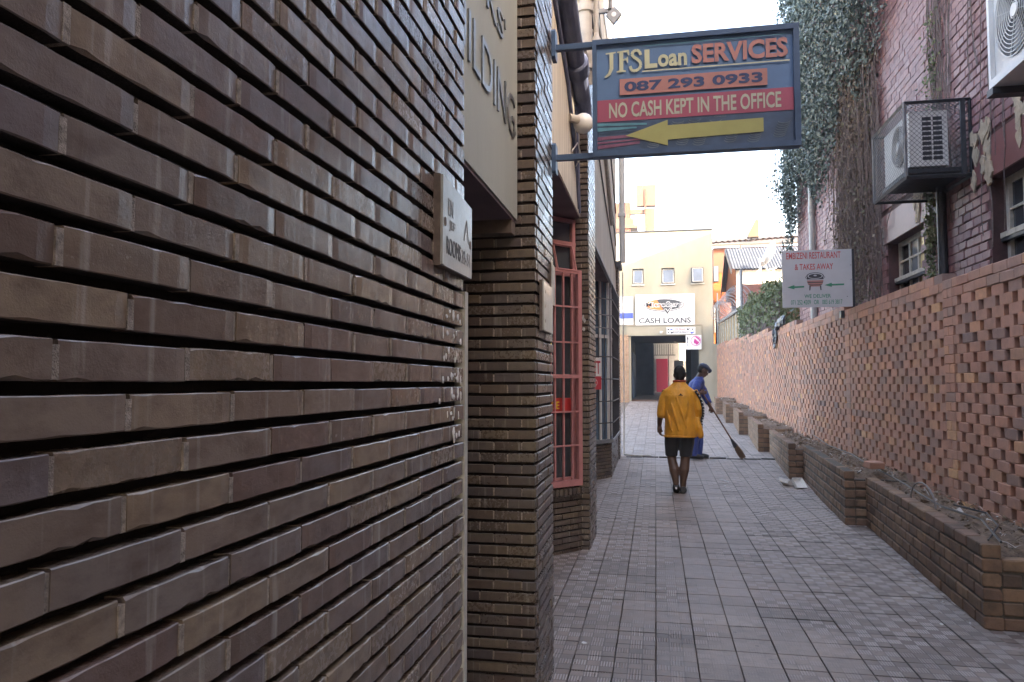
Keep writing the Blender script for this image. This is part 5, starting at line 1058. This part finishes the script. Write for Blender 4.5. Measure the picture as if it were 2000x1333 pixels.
tag(rz.build('razor_wire', 'galv'), 'coiled razor wire along the concrete wall beside the end building', 'razor wire')

# ================================================================ CREEPERS
def leaves(mb, n, fpos, size, rn, droop=0.6, face=(-1, 0, 0)):
    for i in range(n):
        p = fpos(rn)
        if p is None: continue
        p = Vector(p); s = size*rn.choice((0.45, 0.6, 0.8, 1.0, 1.0, 1.3))*rn.uniform(0.85, 1.15)
        nrm = (Vector(face)*rn.uniform(0.2, 1.0)+Vector((rn.uniform(-1, 1), rn.uniform(-1, 1), rn.uniform(-0.4, 0.9)))*0.75).normalized()
        up = Vector((rn.uniform(-0.6, 0.6), rn.uniform(-0.6, 0.6), -droop-rn.random()*0.5)).normalized(); a = nrm.cross(up)
        if a.length < 0.05: continue
        a.normalize(); up = a.cross(nrm)
        f = nrm*s*0.18
        mb.add([p, p+a*s*0.45-up*s*0.45+f, p-up*s, p-a*s*0.45-up*s*0.45+f], [(0, 1, 2), (0, 2, 3)], rn.random())
def lower(y): return 5.75-0.28*(y-10.4)+0.35*sin(y*2.3)+0.2*sin(y*5.1) if y < 13.0 else 5.0-0.10*(y-13)+0.3*sin(y*3.1)
def ivy_pos(rn):
    y = rn.uniform(9.4, 16.0); z = rn.uniform(4.4, 9.9); b = lower(y)
    if z < b+rn.uniform(-0.25, 0.9)*rn.random(): return None
    if y < 9.45+rn.random()*0.9*(1-(z-5.5)/5): return None
    dep = 0.06+0.22*rn.random()*min(1, (z-b)/0.8)+0.13*max(0, sin(y*1.7+z*1.3))*rn.random()
    return (2.89-dep, y, z)
def hang_pos(rn):
    z = rn.uniform(4.75, 8.8); w = max(0.0, 0.16+0.34*math.exp(-((z-5.65)/0.55)**2)+0.10*sin(z*4))
    if rn.random() > 0.35+0.65*math.exp(-((z-6.0)/0.9)**2): return None
    return (2.88-abs(rn.gauss(0, 0.5))*w, rn.uniform(15.5, 16.25), z+rn.uniform(-0.1, 0.1))
def trail_pos(rn):
    z = 2.9+2.6*rn.random()**0.7; return (2.80-abs(rn.gauss(0, 0.09)), rn.uniform(15.85, 16.1), z)
iv = thing('climbing_ivy', 'dense dark ivy hanging over the upper corner of the red brick building', 'ivy', (2.8, 13.5, 5))
mb = MB(); rn = random.Random(77)
leaves(mb, 38000, ivy_pos, 0.06, rn); leaves(mb, 4600, hang_pos, 0.06, rn); leaves(mb, 420, trail_pos, 0.07, rn)
mb.build('foliage', 'leaf', iv, rnd=True, kind='stuff')
mb = MB(); rn = random.Random(78)
for i in range(60):
    y = rn.uniform(9.8, 15.8); z = rn.uniform(7.5, 9.6); pts = [(2.87-0.05*rn.random(), y, z)]
    for k in range(9): y += rn.uniform(-0.12, 0.12); z -= rn.uniform(0.2, 0.45); pts.append((2.86-0.06*rn.random(), y, max(z, lower(max(10, min(15.8, y)))-0.1)))
    mb.tube(pts, rn.uniform(0.005, 0.012), 4, cap=False)
for i in range(14):
    x, y, z = 2.75-0.35*rn.random(), rn.uniform(15.6, 16.2), 7.2
    mb.tube([(x, y, z), (x-0.06, y, z-0.7), (x-0.02, y+0.03, z-1.4), (x+0.02, y, z-1.6-rn.random()*0.8)], 0.006, 4, cap=False)
mb.build('stems', 'vine', iv, kind='stuff')
dv_ = thing('dry_creeper', 'curtain of dry brown creeper stems hanging down the red brick wall', 'creeper', (2.85, 11.2, 2.6))
mb = MB(); rn = random.Random(79)
for i in range(290):
    y = 11.15+rn.gauss(0, 0.62)
    if y < 10.12 or y > 12.7: continue
    z = rn.uniform(4.6, 6.2); zb = rn.uniform(2.5, 4.0); pts = []; x = 2.885-abs(rn.gauss(0, 0.035)); k = 9
    for j in range(k+1):
        pts.append((x-0.03*rn.random(), y, z+(zb-z)*j/k)); y += rn.uniform(-0.09, 0.09)
    mb.tube(pts, rn.uniform(0.003, 0.009), 4, cap=False)
for i in range(160):
    y, z = 11.4+rn.gauss(0, 0.9), rn.uniform(3.0, 6.2); pts = []
    if y < 10.1: continue
    for j_ in range(7): pts.append((2.885-0.05*rn.random(), y, z)); y += rn.uniform(-0.16, 0.16); z -= rn.uniform(-0.05, 0.22)
    mb.tube(pts, rn.uniform(0.003, 0.007), 4, cap=False)
mb.build('stems', 'vine', dv_, kind='stuff')
mb = MB()
def dry_pos(rn):
    y = 11.2+rn.gauss(0, 0.7); z = rn.uniform(2.6, 6.1)
    if y < 10.15 or y > 13.2 or rn.random() > 0.35+0.65*(z-2.6)/3.5: return None
    return (2.85-abs(rn.gauss(0, 0.04)), y, z)
leaves(mb, 5200, dry_pos, 0.05, rn); mb.build('dead_leaves', 'leafdry', dv_, rnd=True, kind='stuff')
cr = thing('wall_creeper', 'thin strand of creeper climbing the red wall by the caged air conditioner', 'creeper', (2.88, 8.35, 2.6))
mb = MB(); rn = random.Random(81)
for i in range(26):
    y = rn.choice((8.3, 8.45, 8.2, 7.3, 7.9, 6.9))+rn.gauss(0, 0.08); z0 = rn.uniform(2.5, 4.4); z = z0; pts = []
    for j in range(12): pts.append((2.888-0.012*rn.random(), y, z)); y += rn.uniform(-0.05, 0.05); z += rn.uniform(0.12, 0.3)
    mb.tube(pts, rn.uniform(0.003, 0.007), 4, cap=False)
mb.build('stems', 'vine', cr, kind='stuff')
mb = MB(); leaves(mb, 750, lambda r: (2.87-0.03*r.random(), 8.42+r.gauss(0, 0.09), r.uniform(2.5, 3.5)), 0.035, rn); leaves(mb, 260, lambda r: (2.87-0.02*r.random(), 8.3+r.gauss(0, 0.12), r.uniform(4.2, 5.4)), 0.035, rn); mb.build('foliage', 'leafhedge', cr, rnd=True, kind='stuff')
hd = thing('hedge', 'scruffy green hedge spilling over the far lattice wall', 'hedge', (2.9, 20.5, 2.7))
mb = MB(); rn = random.Random(83)
def hpos(r):
    y = r.uniform(16.6, 24.6); top = 3.78-0.10*abs(y-20.5)*0.3+0.12*sin(y*2.1)+0.08*sin(y*5)
    return (2.62+r.random()**1.5*0.9-0.05*r.random(), y, top-(1.0*r.random()**1.6)+r.uniform(-0.05, 0.08))
leaves(mb, 11000, hpos, 0.07, rn); mb.build('foliage', 'leafhedge', hd, rnd=True, kind='stuff')
mb = MB()
for i in range(160):
    y = rn.uniform(16.8, 24.4); mb.tube([(2.68, y, 2.6), (2.66, y+rn.uniform(-0.1, 0.1), 3.0), (2.7, y+rn.uniform(-0.2, 0.2), 3.5)], 0.008, 4, cap=False)
mb.build('stems', 'vine', hd, kind='stuff')

# ================================================================ PEOPLE
def loft(mb, secs, k=18):
    """secs: (centre, rx, ry[, yaw]) horizontal elliptical sections from bottom to top"""
    vs = []
    for s in secs:
        c, rx, ry = Vector(s[0]), s[1], s[2]; yw = s[3] if len(s) > 3 else 0.0
        for j in range(k):
            t = 2*pi*j/k; x, y = rx*cos(t), ry*sin(t); vs.append(c+Vector((x*cos(yw)-y*sin(yw), x*sin(yw)+y*cos(yw), 0)))
    m = len(secs); fs = [(i*k+j, i*k+(j+1) % k, (i+1)*k+(j+1) % k, (i+1)*k+j) for i in range(m-1) for j in range(k)]
    fs += [tuple(reversed(range(k))), tuple((m-1)*k+j for j in range(k))]
    mb.add(vs, fs); return mb
def ball(mb, c, r, rot=None, k=12, n=8):
    c = Vector(c); r = Vector(r) if not isinstance(r, (int, float)) else Vector((r, r, r)); vs = []
    for i in range(n+1):
        ph = -pi/2+pi*i/n; cr_ = max(cos(ph), 0.02)
        for j in range(k):
            v = Vector((r.x*cr_*cos(2*pi*j/k), r.y*cr_*sin(2*pi*j/k), r.z*sin(ph)))
            vs.append(c+(rot @ v if rot else v))
    fs = [(i*k+j, i*k+(j+1) % k, (i+1)*k+(j+1) % k, (i+1)*k+j) for i in range(n) for j in range(k)]+[tuple(reversed(range(k))), tuple(n*k+j for j in range(k))]
    mb.add(vs, fs); return mb
def grow(mb, name, mat, parent, voxel=0.01, it=6, noise_amt=0.0):
    me = mb.mesh('tmp'); o = bpy.data.objects.new('tmp', me); COL.objects.link(o)
    r = o.modifiers.new('r', 'REMESH'); r.mode = 'VOXEL'; r.voxel_size = voxel
    s = o.modifiers.new('s', 'SMOOTH'); s.factor = 0.5; s.iterations = it
    dg = bpy.context.evaluated_depsgraph_get(); m2 = bpy.data.meshes.new_from_object(o.evaluated_get(dg)); bpy.data.objects.remove(o)
    org = WORLD[parent]
    for v in m2.vertices: v.co -= org
    m2.polygons.foreach_set('use_smooth', [True]*len(m2.polygons)); m2.materials.clear(); m2.materials.append(M[mat]); m2.name = name
    ob = bpy.data.objects.new(name, m2); return link(ob, parent, org)
def head(mb, c, rot, s=1.0):
    """face looks along local +y; c = centre of the skull"""
    T = lambda v: Vector(c)+(rot @ (Vector(v)*s))
    ball(mb, T((0, -0.005, 0.02)), (0.074*s, 0.094*s, 0.098*s), rot, 16, 12)
    ball(mb, T((0, 0.022, -0.055)), (0.058*s, 0.066*s, 0.068*s), rot, 14, 10)
    ball(mb, T((0, 0.056, -0.098)), (0.026*s, 0.026*s, 0.022*s), rot)
    mb.tube([T((0, 0.082, 0.020)), T((0, 0.098, -0.012)), T((0, 0.106, -0.030)), T((0, 0.084, -0.038))], [0.010*s, 0.013*s, 0.016*s, 0.010*s], 8)
    ball(mb, T((0, 0.088, -0.060)), (0.024*s, 0.012*s, 0.008*s), rot); ball(mb, T((0, 0.086, -0.072)), (0.022*s, 0.012*s, 0.008*s), rot)
    ball(mb, T((0, 0.078, 0.034)), (0.05*s, 0.016*s, 0.010*s), rot)
    for sx in (-1, 1): ball(mb, T((sx*0.078, -0.008, -0.010)), (0.012*s, 0.020*s, 0.032*s), rot)
def hand(mb, w, d, side, curl=0.8, s=1.0):
    """w wrist, d direction of the hand, side = direction of the thumb"""
    w, d = Vector(w), Vector(d).normalized(); sd = Vector(side); sd = (sd-d*sd.dot(d)).normalized(); nn = d.cross(sd)
    mb.tube([w-d*0.01, w+d*0.03*s, w+d*0.085*s], [0.027*s, 0.036*s, 0.034*s], 10)
    for i, (o, L) in enumerate(((0.028, 0.068), (0.010, 0.078), (-0.009, 0.072), (-0.027, 0.056))):
        p = w+d*0.085*s+sd*o*s; q = p+(d*cos(curl*0.6)+nn*sin(curl*0.6))*L*0.5*s; r_ = q+(d*cos(curl*1.7)+nn*sin(curl*1.7))*L*0.45*s
        mb.tube([p-d*0.03*s, p, q, r_], [0.010*s, 0.0098*s, 0.009*s, 0.0075*s], 7)
    p = w+d*0.03*s+sd*0.026*s; mb.tube([p, p+(d*0.5+sd*0.7)*0.04*s, p+(d*0.85+sd*0.45+nn*0.4)*0.075*s], [0.013*s, 0.0115*s, 0.009*s], 7)
M['skin'] = plain('brown_skin', (0.115, 0.062, 0.042), 0.5, 0, 0.15, 10, 0.05); M['hair'] = plain('short_black_hair', (0.018, 0.016, 0.016), 0.9, 0, 0.4, 80, 0.6, 300, 0.004)
def cloth(name, c, rough=0.8, var=0.2, bs=0.35, c2=None):
    m, t, p = new_mat(name); n = noise(t, 7.0, 4, 0.55, (2.2, 2.2, 0.8))
    r = ramp(t, [(0.35, c2 or tuple(x*(1-var) for x in c)), (0.65, c)]); t.links.new(n, r.inputs[0]); t.links.new(r.outputs[0], p.inputs['Base Color']); p.inputs['Roughness'].default_value = rough
    p.inputs['Sheen Weight'].default_value = 0.15
    bump(t, p, noise(t, 11.0, 3, 0.5, (2.0, 2.0, 0.9)), bs, 0.03); return m
M['jacket'] = cloth('mustard_track_jacket', (0.78, 0.34, 0.022), 0.55, 0.22, 0.5); M['shorts'] = cloth('black_shorts', (0.022, 0.023, 0.027), 0.85); M['overall'] = cloth('blue_work_overall', (0.035, 0.07, 0.29), 0.85, 0.3, 0.5); M['shoe'] = plain('black_shoe', (0.022, 0.022, 0.025), 0.5, 0, 0.2, 20, 0); M['cap'] = cloth('grey_blue_cap', (0.06, 0.08, 0.13), 0.85)
I3 = Matrix.Identity(3)
# --- walker, seen from behind
wk = thing('person', 'person in a mustard track jacket and black shorts walking away down the alley', 'person', (0.30, 10.35, 0.01))
RZ = Matrix.Rotation(radians(4), 3, 'Z') @ Matrix.Rotation(radians(-6), 3, 'X') @ Matrix.Rotation(radians(-3), 3, 'Y')
b = MB()
head(b, (0.325, 10.40, 1.605), RZ, 1.0)
b.tube([(0.315, 10.355, 1.40), (0.32, 10.375, 1.49), (0.325, 10.39, 1.56)], [0.075, 0.060, 0.058], 14)
loft(b, [((0.32, 10.34, 0.80), 0.15, 0.11), ((0.32, 10.33, 0.92), 0.17, 0.12), ((0.315, 10.335, 1.08), 0.145, 0.10), ((0.31, 10.345, 1.25), 0.175, 0.115), ((0.31, 10.355, 1.38), 0.18, 0.11), ((0.312, 10.36, 1.44), 0.11, 0.08)])
b.tube([(0.14, 10.355, 1.385), (0.09, 10.35, 1.24), (0.070, 10.34, 1.12), (0.050, 10.38, 0.98), (0.045, 10.40, 0.90)], [0.055, 0.05, 0.044, 0.036, 0.028], 12); hand(b, (0.045, 10.40, 0.90), (0.05, 0.15, -1), (0.3, 1, 0), 0.6)
b.tube([(0.50, 10.355, 1.385), (0.555, 10.33, 1.24), (0.565, 10.32, 1.12), (0.55, 10.44, 1.02), (0.53, 10.54, 0.99)], [0.055, 0.05, 0.044, 0.036, 0.028], 12); hand(b, (0.53, 10.54, 0.99), (-0.2, 1, -0.1), (0, 0, 1), 0.9)
b.tube([(0.235, 10.33, 0.86), (0.21, 10.36, 0.68), (0.205, 10.40, 0.50), (0.21, 10.36, 0.44), (0.235, 10.30, 0.32), (0.25, 10.27, 0.19), (0.255, 10.27, 0.13)], [0.105, 0.092, 0.064, 0.062, 0.066, 0.044, 0.038], 14)
b.tube([(0.40, 10.33, 0.86), (0.40, 10.34, 0.68), (0.385, 10.36, 0.50), (0.38, 10.35, 0.44), (0.365, 10.33, 0.32), (0.35, 10.33, 0.17), (0.348, 10.335, 0.09)], [0.105, 0.092, 0.064, 0.062, 0.068, 0.044, 0.038], 14)
b.tube([(0.255, 10.26, 0.12), (0.26, 10.33, 0.07), (0.262, 10.44, 0.04)], [0.034, 0.04, 0.03], 10); b.tube([(0.348, 10.30, 0.055), (0.352, 10.38, 0.055), (0.356, 10.48, 0.04)], [0.036, 0.04, 0.03], 10)
grow(b, 'body', 'skin', wk, 0.0085, 3)
h = MB(); T = lambda v: Vector((0.325, 10.40, 1.605))+(RZ @ Vector(v))
ball(h, T((0, -0.012, 0.028)), (0.080, 0.097, 0.098), RZ, 18, 12); ball(h, T((0, -0.040, -0.03)), (0.066, 0.062, 0.06), RZ, 14, 10); grow(h, 'hair', 'hair', wk, 0.008, 3)
for sx in (-1, 1): ball(MB(), T((sx*0.03, 0.082, 0.012)), 0.011).build('eye', 'white', wk, smooth=True)
j = MB()
loft(j, [((0.33, 10.34, 0.765), 0.205, 0.150), ((0.33, 10.34, 0.80), 0.222, 0.160), ((0.335, 10.34, 0.90), 0.222, 0.160), ((0.325, 10.335, 1.05), 0.205, 0.148), ((0.315, 10.335, 1.20), 0.205, 0.145), ((0.31, 10.345, 1.32), 0.215, 0.140), ((0.31, 10.355, 1.40), 0.195, 0.120), ((0.312, 10.36, 1.45), 0.130, 0.095), ((0.318, 10.368, 1.50), 0.078, 0.076), ((0.32, 10.372, 1.525), 0.074, 0.072)], 24)
j.tube([(0.16, 10.355, 1.375), (0.112, 10.352, 1.28), (0.085, 10.345, 1.16), (0.070, 10.345, 1.06), (0.064, 10.35, 1.02)], [0.070, 0.068, 0.066, 0.062, 0.052], 14)
j.tube([(0.49, 10.355, 1.375), (0.545, 10.335, 1.27), (0.566, 10.32, 1.14), (0.562, 10.35, 1.07), (0.545, 10.46, 1.01), (0.537, 10.50, 1.0)], [0.070, 0.068, 0.066, 0.064, 0.056, 0.043], 14)
j.tube([(0.535, 10.30, 1.02), (0.56, 10.28, 0.90), (0.585, 10.29, 0.79), (0.59, 10.30, 0.755)], [0.035, 0.05, 0.045, 0.03], 10)
for (p0, p1, r_) in (((0.20, 10.20, 1.22), (0.30, 10.175, 0.86), 0.020), ((0.27, 10.195, 1.30), (0.40, 10.18, 0.90), 0.018), ((0.42, 10.20, 1.25), (0.36, 10.182, 0.95), 0.018), ((0.14, 10.22, 1.15), (0.20, 10.19, 0.85), 0.018)): j.tube([p0, tuple((a+b_)/2 for a, b_ in zip(p0, p1)), p1], [0.006, r_, 0.008], 8)
jk = grow(j, 'jacket', 'jacket', wk, 0.0085, 4)
MB().tube([(0.32+0.213*cos(2*pi*i/28), 10.34+0.153*sin(2*pi*i/28), 0.775) for i in range(29)], 0.016, 8, cap=False).build('hem_band', 'jacket', jk, smooth=True)
MB().tube([(0.32+0.078*cos(2*pi*i/20), 10.372+0.075*sin(2*pi*i/20), 1.515) for i in range(21)], 0.014, 8, cap=False).build('collar', plain('red_collar_lining', (0.45, 0.08, 0.04), 0.7, 0, 0.2, 9, 0), jk, smooth=True)
st_ = [(0.525, 10.265, 1.385), (0.590, 10.268, 1.28), (0.620, 10.262, 1.16), (0.622, 10.285, 1.07), (0.60, 10.29, 0.98), (0.595, 10.28, 0.88), (0.60, 10.275, 0.80)]
MB().tube(st_, 0.018, 8).build('sleeve_stripe', 'shorts', jk, smooth=True)
for i in range(14):
    t_ = 0.25+i*0.40; k = min(int(t_), 5); f_ = t_-k; p = Vector(st_[k]).lerp(Vector(st_[k+1]), f_)
    ball(MB(), p+Vector((0.004, -0.013, 0)), (0.008, 0.008, 0.009), None, 8, 6).build('stripe_mark', 'white', jk)
F = Face((0.325, 10.188, 1.335), X_, Z_, -Y_); F.poly([(-0.035, -0.012), (-0.012, -0.002), (0.0, 0.016), (0.010, 0.012), (0.014, -0.002), (0.036, -0.008), (0.02, -0.016), (0.004, -0.012), (-0.012, -0.014)], 0.004, 0.006, 'emblem', 'shorts', jk)
s_ = MB()
loft(s_, [((0.32, 10.335, 0.76), 0.185, 0.125), ((0.32, 10.335, 0.86), 0.19, 0.13), ((0.32, 10.335, 0.95), 0.16, 0.115)])
s_.tube([(0.228, 10.335, 0.84), (0.208, 10.36, 0.68), (0.202, 10.385, 0.56), (0.20, 10.385, 0.50)], [0.112, 0.100, 0.086, 0.082], 16); s_.tube([(0.405, 10.335, 0.84), (0.405, 10.34, 0.68), (0.392, 10.355, 0.56), (0.392, 10.355, 0.50)], [0.112, 0.100, 0.086, 0.082], 16)
grow(s_, 'shorts', 'shorts', wk, 0.009, 3)
for (pts, rr, so) in (([(0.252, 10.245, 0.13), (0.256, 10.29, 0.085), (0.26, 10.37, 0.055), (0.262, 10.46, 0.040), (0.262, 10.50, 0.035)], [0.040, 0.050, 0.050, 0.042, 0.022], ((0.254, 10.215, 0.095), (0.262, 10.46, 0.008))), ([(0.347, 10.275, 0.065), (0.349, 10.31, 0.058), (0.353, 10.40, 0.052), (0.357, 10.49, 0.044), (0.358, 10.525, 0.04)], [0.042, 0.050, 0.050, 0.042, 0.022], None)):
    m = MB(); m.tube(pts, rr, 14); sh = grow(m, 'shoe', 'shoe', wk, 0.008, 2)
    if so: MB().tube([so[0], tuple((a+b_)/2 for a, b_ in zip(*so)), so[1]], [0.014, 0.02, 0.016], 6).build('sole', 'white', sh)
# --- sweeper
sw_ = thing('person', 'person in blue overalls and a cap bending over a broom', 'person', (0.8, 13.93, 0.115))
gy = 0.115
RH = Matrix.Rotation(radians(-82), 3, 'Z') @ Matrix.Rotation(radians(-30), 3, 'X')
b = MB(); hc = Vector((0.945, 13.90, 1.715)); head(b, hc, RH, 1.04)
b.tube([(0.85, 13.915, 1.50), (0.885, 13.91, 1.59), (0.92, 13.905, 1.66)], [0.075, 0.060, 0.058], 14)
loft(b, [((0.76, 13.94, 0.98), 0.12, 0.16), ((0.765, 13.94, 1.10), 0.115, 0.155), ((0.79, 13.93, 1.27), 0.115, 0.155), ((0.825, 13.92, 1.42), 0.12, 0.17), ((0.85, 13.915, 1.52), 0.10, 0.15), ((0.865, 13.912, 1.57), 0.07, 0.09)])
b.tube([(0.85, 13.75, 1.49), (0.80, 13.66, 1.37), (0.755, 13.62, 1.27), (0.82, 13.66, 1.29), (0.90, 13.74, 1.315)], [0.055, 0.05, 0.045, 0.04, 0.028], 12); hand(b, (0.885, 13.735, 1.31), (0.9, 0.35, 0.05), (0.2, 0, 1), 1.3)
b.tube([(0.86, 14.07, 1.50), (0.95, 14.07, 1.36), (1.0, 14.02, 1.23), (1.05, 13.94, 1.10), (1.07, 13.91, 1.05)], [0.055, 0.05, 0.045, 0.036, 0.028], 12); hand(b, (1.065, 13.915, 1.06), (0.35, -0.2, -0.8), (-0.6, -0.4, 0), 1.3)
for (yy, kx, ax) in ((13.85, 0.80, 0.74), (14.04, 0.85, 0.84)): b.tube([(0.76, yy, 1.02), (0.79, yy, 0.82), (kx, yy, 0.60), (ax+0.02, yy, 0.40), (ax, yy, 0.20)], [0.10, 0.09, 0.064, 0.062, 0.04], 12); b.tube([(ax-0.02, yy, 0.17), (ax+0.15, yy, 0.16)], 0.035, 8)
grow(b, 'body', 'skin', sw_, 0.0095, 3)
T = lambda v: hc+(RH @ (Vector(v)*1.04))
h = MB(); ball(h, T((0, -0.018, 0.01)), (0.079, 0.092, 0.088), RH, 16, 10); grow(h, 'hair', 'hair', sw_, 0.009, 2)
h = MB(); ball(h, T((0, -0.004, 0.068)), (0.090, 0.106, 0.058), RH, 18, 10); h.tube([T((0, 0.07, 0.052)), T((0, 0.115, 0.048)), T((0, 0.135, 0.042))], [0.05, 0.045, 0.03], 10); grow(h, 'cap', 'cap', sw_, 0.009, 2)
for sx in (-1, 1): ball(MB(), T((sx*0.03, 0.082, 0.012)), 0.011).build('eye', 'white', sw_, smooth=True)
o_ = MB()
loft(o_, [((0.755, 13.94, 0.95), 0.145, 0.19), ((0.76, 13.94, 1.10), 0.145, 0.185), ((0.785, 13.93, 1.27), 0.145, 0.19), ((0.822, 13.92, 1.42), 0.15, 0.205), ((0.848, 13.915, 1.51), 0.13, 0.18), ((0.868, 13.912, 1.57), 0.085, 0.11), ((0.885, 13.91, 1.60), 0.075, 0.08)], 20)
o_.tube([(0.85, 13.77, 1.485), (0.80, 13.67, 1.37), (0.765, 13.63, 1.30)], [0.082, 0.078, 0.072], 12); o_.tube([(0.86, 14.06, 1.49), (0.95, 14.07, 1.36), (1.0, 14.02, 1.23), (1.045, 13.95, 1.12)], [0.082, 0.078, 0.070, 0.058], 12)
for (yy, kx, ax) in ((13.85, 0.80, 0.74), (14.04, 0.85, 0.84)): o_.tube([(0.76, yy, 1.04), (0.79, yy, 0.82), (kx, yy, 0.60), (ax+0.02, yy, 0.40), (ax+0.005, yy, 0.22), (ax+0.005, yy, 0.175)], [0.128, 0.115, 0.094, 0.088, 0.082, 0.078], 14)
ov = grow(o_, 'overalls', 'overall', sw_, 0.010, 4)
MB().tube([(0.76+0.152*cos(2*pi*i/24), 13.94+0.195*sin(2*pi*i/24), 1.12) for i in range(25)], 0.014, 6, cap=False).build('belt', 'overall', ov, smooth=True)
for (yy, ax) in ((13.85, 0.74), (14.04, 0.84)): m = MB(); m.tube([(ax-0.06, yy, 0.165), (ax+0.02, yy, 0.172), (ax+0.12, yy, 0.16), (ax+0.20, yy, 0.15)], [0.040, 0.052, 0.046, 0.03], 12); grow(m, 'shoe', 'shoe', sw_, 0.009, 2)
br = thing('broom', 'long handled straw broom held by the person in blue overalls', 'broom', (1.5, 13.85, 0.12))
h0, h1 = Vector((0.86, 13.73, 1.42)), Vector((1.47, 13.90, 0.40)); dd = (h1-h0).normalized()
MB().tube([h0, h0.lerp(h1, 0.5), h1], [0.013, 0.014, 0.014], 8).build('handle', 'wood', br)
MB().tube([h1-dd*0.10, h1-dd*0.02, h1+dd*0.06], [0.016, 0.034, 0.048], 12).build('ferrule', 'steel_dark', br)
m = MB(); rn = random.Random(9); a_ = dd.cross(Z_).normalized(); c_ = dd.cross(a_)
for i in range(90):
    t_ = rn.uniform(0, 2*pi); q = sqrt(rn.random()); p0 = h1+dd*0.04+(a_*cos(t_)+c_*sin(t_)*0.7)*0.045*q; p1 = h1+dd*rn.uniform(0.27, 0.315)+(a_*cos(t_)+c_*sin(t_)*0.6)*0.085*q
    m.tube([p0, p0.lerp(p1, 0.5)+(a_*cos(t_)+c_*sin(t_))*0.012*q, p1], [0.005, 0.006, 0.003], 4)
m.build('bristles', 'straw', br, kind='stuff')
for o in (sw_, br): o.location.x -= 0.10

# ================================================================ HAZE
hz = MB().box(-120, 120, -120, 150, -1.1, 19.0)
hm = bpy.data.materials.new('pale_haze'); hm.use_nodes = True; ht = hm.node_tree
for n_ in list(ht.nodes):
    if n_.type != 'OUTPUT_MATERIAL': ht.nodes.remove(n_)
pv = ht.nodes.new('ShaderNodeVolumePrincipled'); pv.inputs['Color'].default_value = (0.86, 0.92, 1.0, 1); pv.inputs['Density'].default_value = 0.0014; pv.inputs['Anisotropy'].default_value = 0.0
ht.links.new(pv.outputs[0], [n_ for n_ in ht.nodes if n_.type == 'OUTPUT_MATERIAL'][0].inputs['Volume'])
tag(hz.build('haze', hm), kind='stuff')
